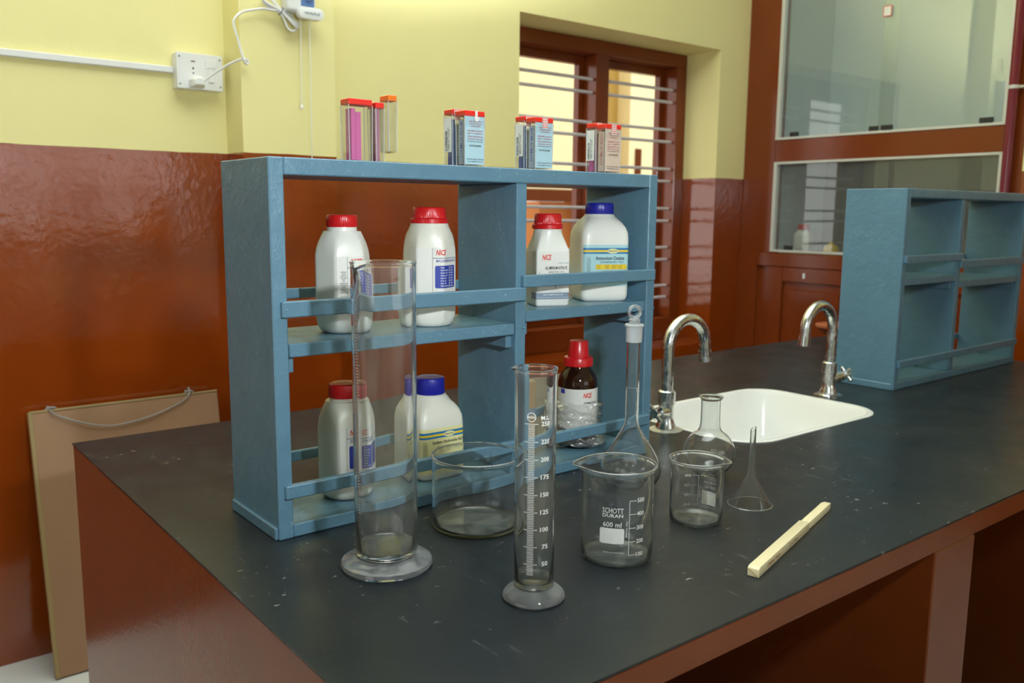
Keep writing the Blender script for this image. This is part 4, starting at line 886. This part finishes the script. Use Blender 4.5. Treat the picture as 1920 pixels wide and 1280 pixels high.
for z0, z1 in ((0.755, 1.75), (0.270, 0.661)):
    C('pane_frame', ALU, CBX-0.004, CBX+0.02, 1.272, 1.288, z0, z1, 0.001); C('pane_frame', ALU, CBX-0.004, CBX+0.02, 0.333, 0.349, z0, z1, 0.001)
    C('pane_frame', ALU, CBX-0.004, CBX+0.02, 0.349, 1.272, z0, z0+0.010, 0.001); C('pane_frame', ALU, CBX-0.004, CBX+0.02, 0.349, 1.272, z1-0.010, z1, 0.001)
    for k, (y0, y1, dx) in enumerate(((0.766, 1.272, 0.012), (0.349, 0.820, 0.004))):
        C('glass_pane', PANE, CBX+dx, CBX+dx+0.004, y0, y1, z0+0.010, z1-0.010)
    for y in (1.201, 0.838) if z0 > 0.5 else (1.20, 0.84): C('grip', RUBBER, CBX+0.004, CBX+0.012, y-0.021, y+0.021, z0+0.010, z0+0.030, 0.002)
    for y in (0.780, 0.405): C('grip', RUBBER, CBX-0.005, CBX+0.004, y-0.024, y+0.024, z0+0.010, z0+0.030, 0.002)
for z0, z1 in ((FL+0.08, 0.206),):
    for y0, y1 in ((0.815, 1.280), (0.340, 0.805)):
        d = C('door', WOODRED, CBX, CBX+0.03, y0, y1, z0, z1, 0.002)
        def D(nm, m, x0, x1, a0, a1, b0, b1, bv=0.0):
            c = (CBX+0.015, (y0+y1)/2, z0); return B().box(x0-c[0], x1-c[0], a0-c[1], a1-c[1], b0-c[2], b1-c[2]).build(nm, m, d, bv)
        D('door_stile', WOODRED, CBX-0.014, CBX, y0, y0+0.085, z0, z1, 0.002); D('door_stile', WOODRED, CBX-0.014, CBX, y1-0.072, y1, z0, z1, 0.002)
        D('door_rail', WOODRED, CBX-0.014, CBX, y0+0.085, y1-0.072, z1-0.062, z1, 0.002); D('door_rail', WOODRED, CBX-0.014, CBX, y0+0.085, y1-0.072, z0, z0+0.08, 0.002)
        D('raised_panel', WOODRED, CBX-0.010, CBX, y0+0.115, y1-0.100, z0+0.11, z1-0.095, 0.004)
        D('escutcheon', WHITEP, CBX-0.017, CBX-0.014, 1.093 if y0 > 0.6 else 0.55, 1.105 if y0 > 0.6 else 0.562, 0.162, 0.184, 0.001)
C('plinth', WOODRED, CBX+0.01, CBX+0.06, 0.335, 1.285, FL, FL+0.08)
C('sticker', PAPER, CBX-0.0008, CBX+0.0002, 0.795, 0.824, 1.200, 1.234); C('sticker_border', INKR, CBX-0.0005, CBX+0.0001, 0.792, 0.827, 1.197, 1.237)
C('leaf_sticker', plain('pale_sticker', (0.55, 0.60, 0.48), 0.5), CBX+0.003, CBX+0.0038, 0.370, 0.388, 0.940, 0.985)
cbot = thing('cabinet_bottle', (2.995, 1.203, 0.268), 'white bottle with red cap behind the lower cabinet glass', 'bottle')
B().loft([[(polyr(t, rectf(0.3, 0.035, 0.035), 8)*s*math.cos(t), polyr(t, rectf(0.3, 0.035, 0.035), 8)*s*math.sin(t), z) for t in [2*PI*j/40 for j in range(40)]] for s, z in ((0.9, 0), (1, 0.006), (1, 0.070), (0.92, 0.085), (0.6, 0.098), (0.58, 0.102))]).build('body', HDPE, cbot, smooth=True)
B().lathe([(0.020, 0.100), (0.0255, 0.100), (0.0255, 0.123), (0.022, 0.125)], 32).build('cap', REDCAP, cbot, smooth=True)
yb = thing('yellow_jar', (2.990, 1.060, 0.268), 'small round yellow jar in the cabinet beside the white bottle', 'jar')
B().lathe([(0.026, 0), (0.032, 0.006), (0.033, 0.020), (0.026, 0.034), (0.014, 0.040)], 32).build('body', YELP, yb, smooth=True); B().lathe([(0.010, 0.038), (0.010, 0.048), (0.006, 0.051)], 20).build('knob', YELP, yb, smooth=True)
pp = thing('wall_pipe', (2.845, 0.311, FL), 'maroon painted vertical pipe at the right edge of the cabinet', 'pipe')
B().tube([(0, 0, 0), (0, 0, CL-FL)], 0.0165, 20).build('pipe', MAROON, pp, smooth=True)
B().lathe([(0.0165, 0), (0.0185, 0), (0.0185, 0.012), (0.0165, 0.012)], 24).build('clamp', ALU, pp, smooth=True, loc=(0, 0, 0.872-FL)); B().box(-0.001, 0.027, -0.032, -0.017, 0.002, 0.010).build('clamp_ear', ALU, pp, 0.001, loc=(0, 0, 0.872-FL))

# things behind the far rack
bw = thing('terracotta_bowl', (2.066, 0.455, 0), 'terracotta bowl half hidden behind the far tap and rack', 'bowl')
B().lathe([(0.022, 0.0), (0.024, 0.004), (0.020, 0.030), (0.034, 0.060), (0.056, 0.074), (0.064, 0.082), (0.064, 0.090), (0.058, 0.092), (0.046, 0.078), (0.024, 0.064), (0.0005, 0.060)], 48).build('body', TERRA, bw, smooth=True)
B().lathe([(0.0205, 0.012), (0.0260, 0.012), (0.0240, 0.034), (0.0200, 0.034)], 40).build('dark_band', RUBBER, bw, smooth=True)

# light of the flash passes through the clear glassware (refractive shadow caustics)
bpy.data.lights['flash_diffuser'].cycles.is_caustics_light = True
for o in bpy.data.objects:
    if o.type != 'MESH' or not o.data.materials: continue
    par = o.parent.name if o.parent else ''
    if o.data.materials[0] in (GLASS, GLASSD): o.cycles.is_caustics_caster = True
    elif par.startswith(('reagent_bottle', 'bottle_rack', 'label')) or o.name.startswith(('worktop', 'printed_scale', 'graduation')): o.cycles.is_caustics_receiver = True
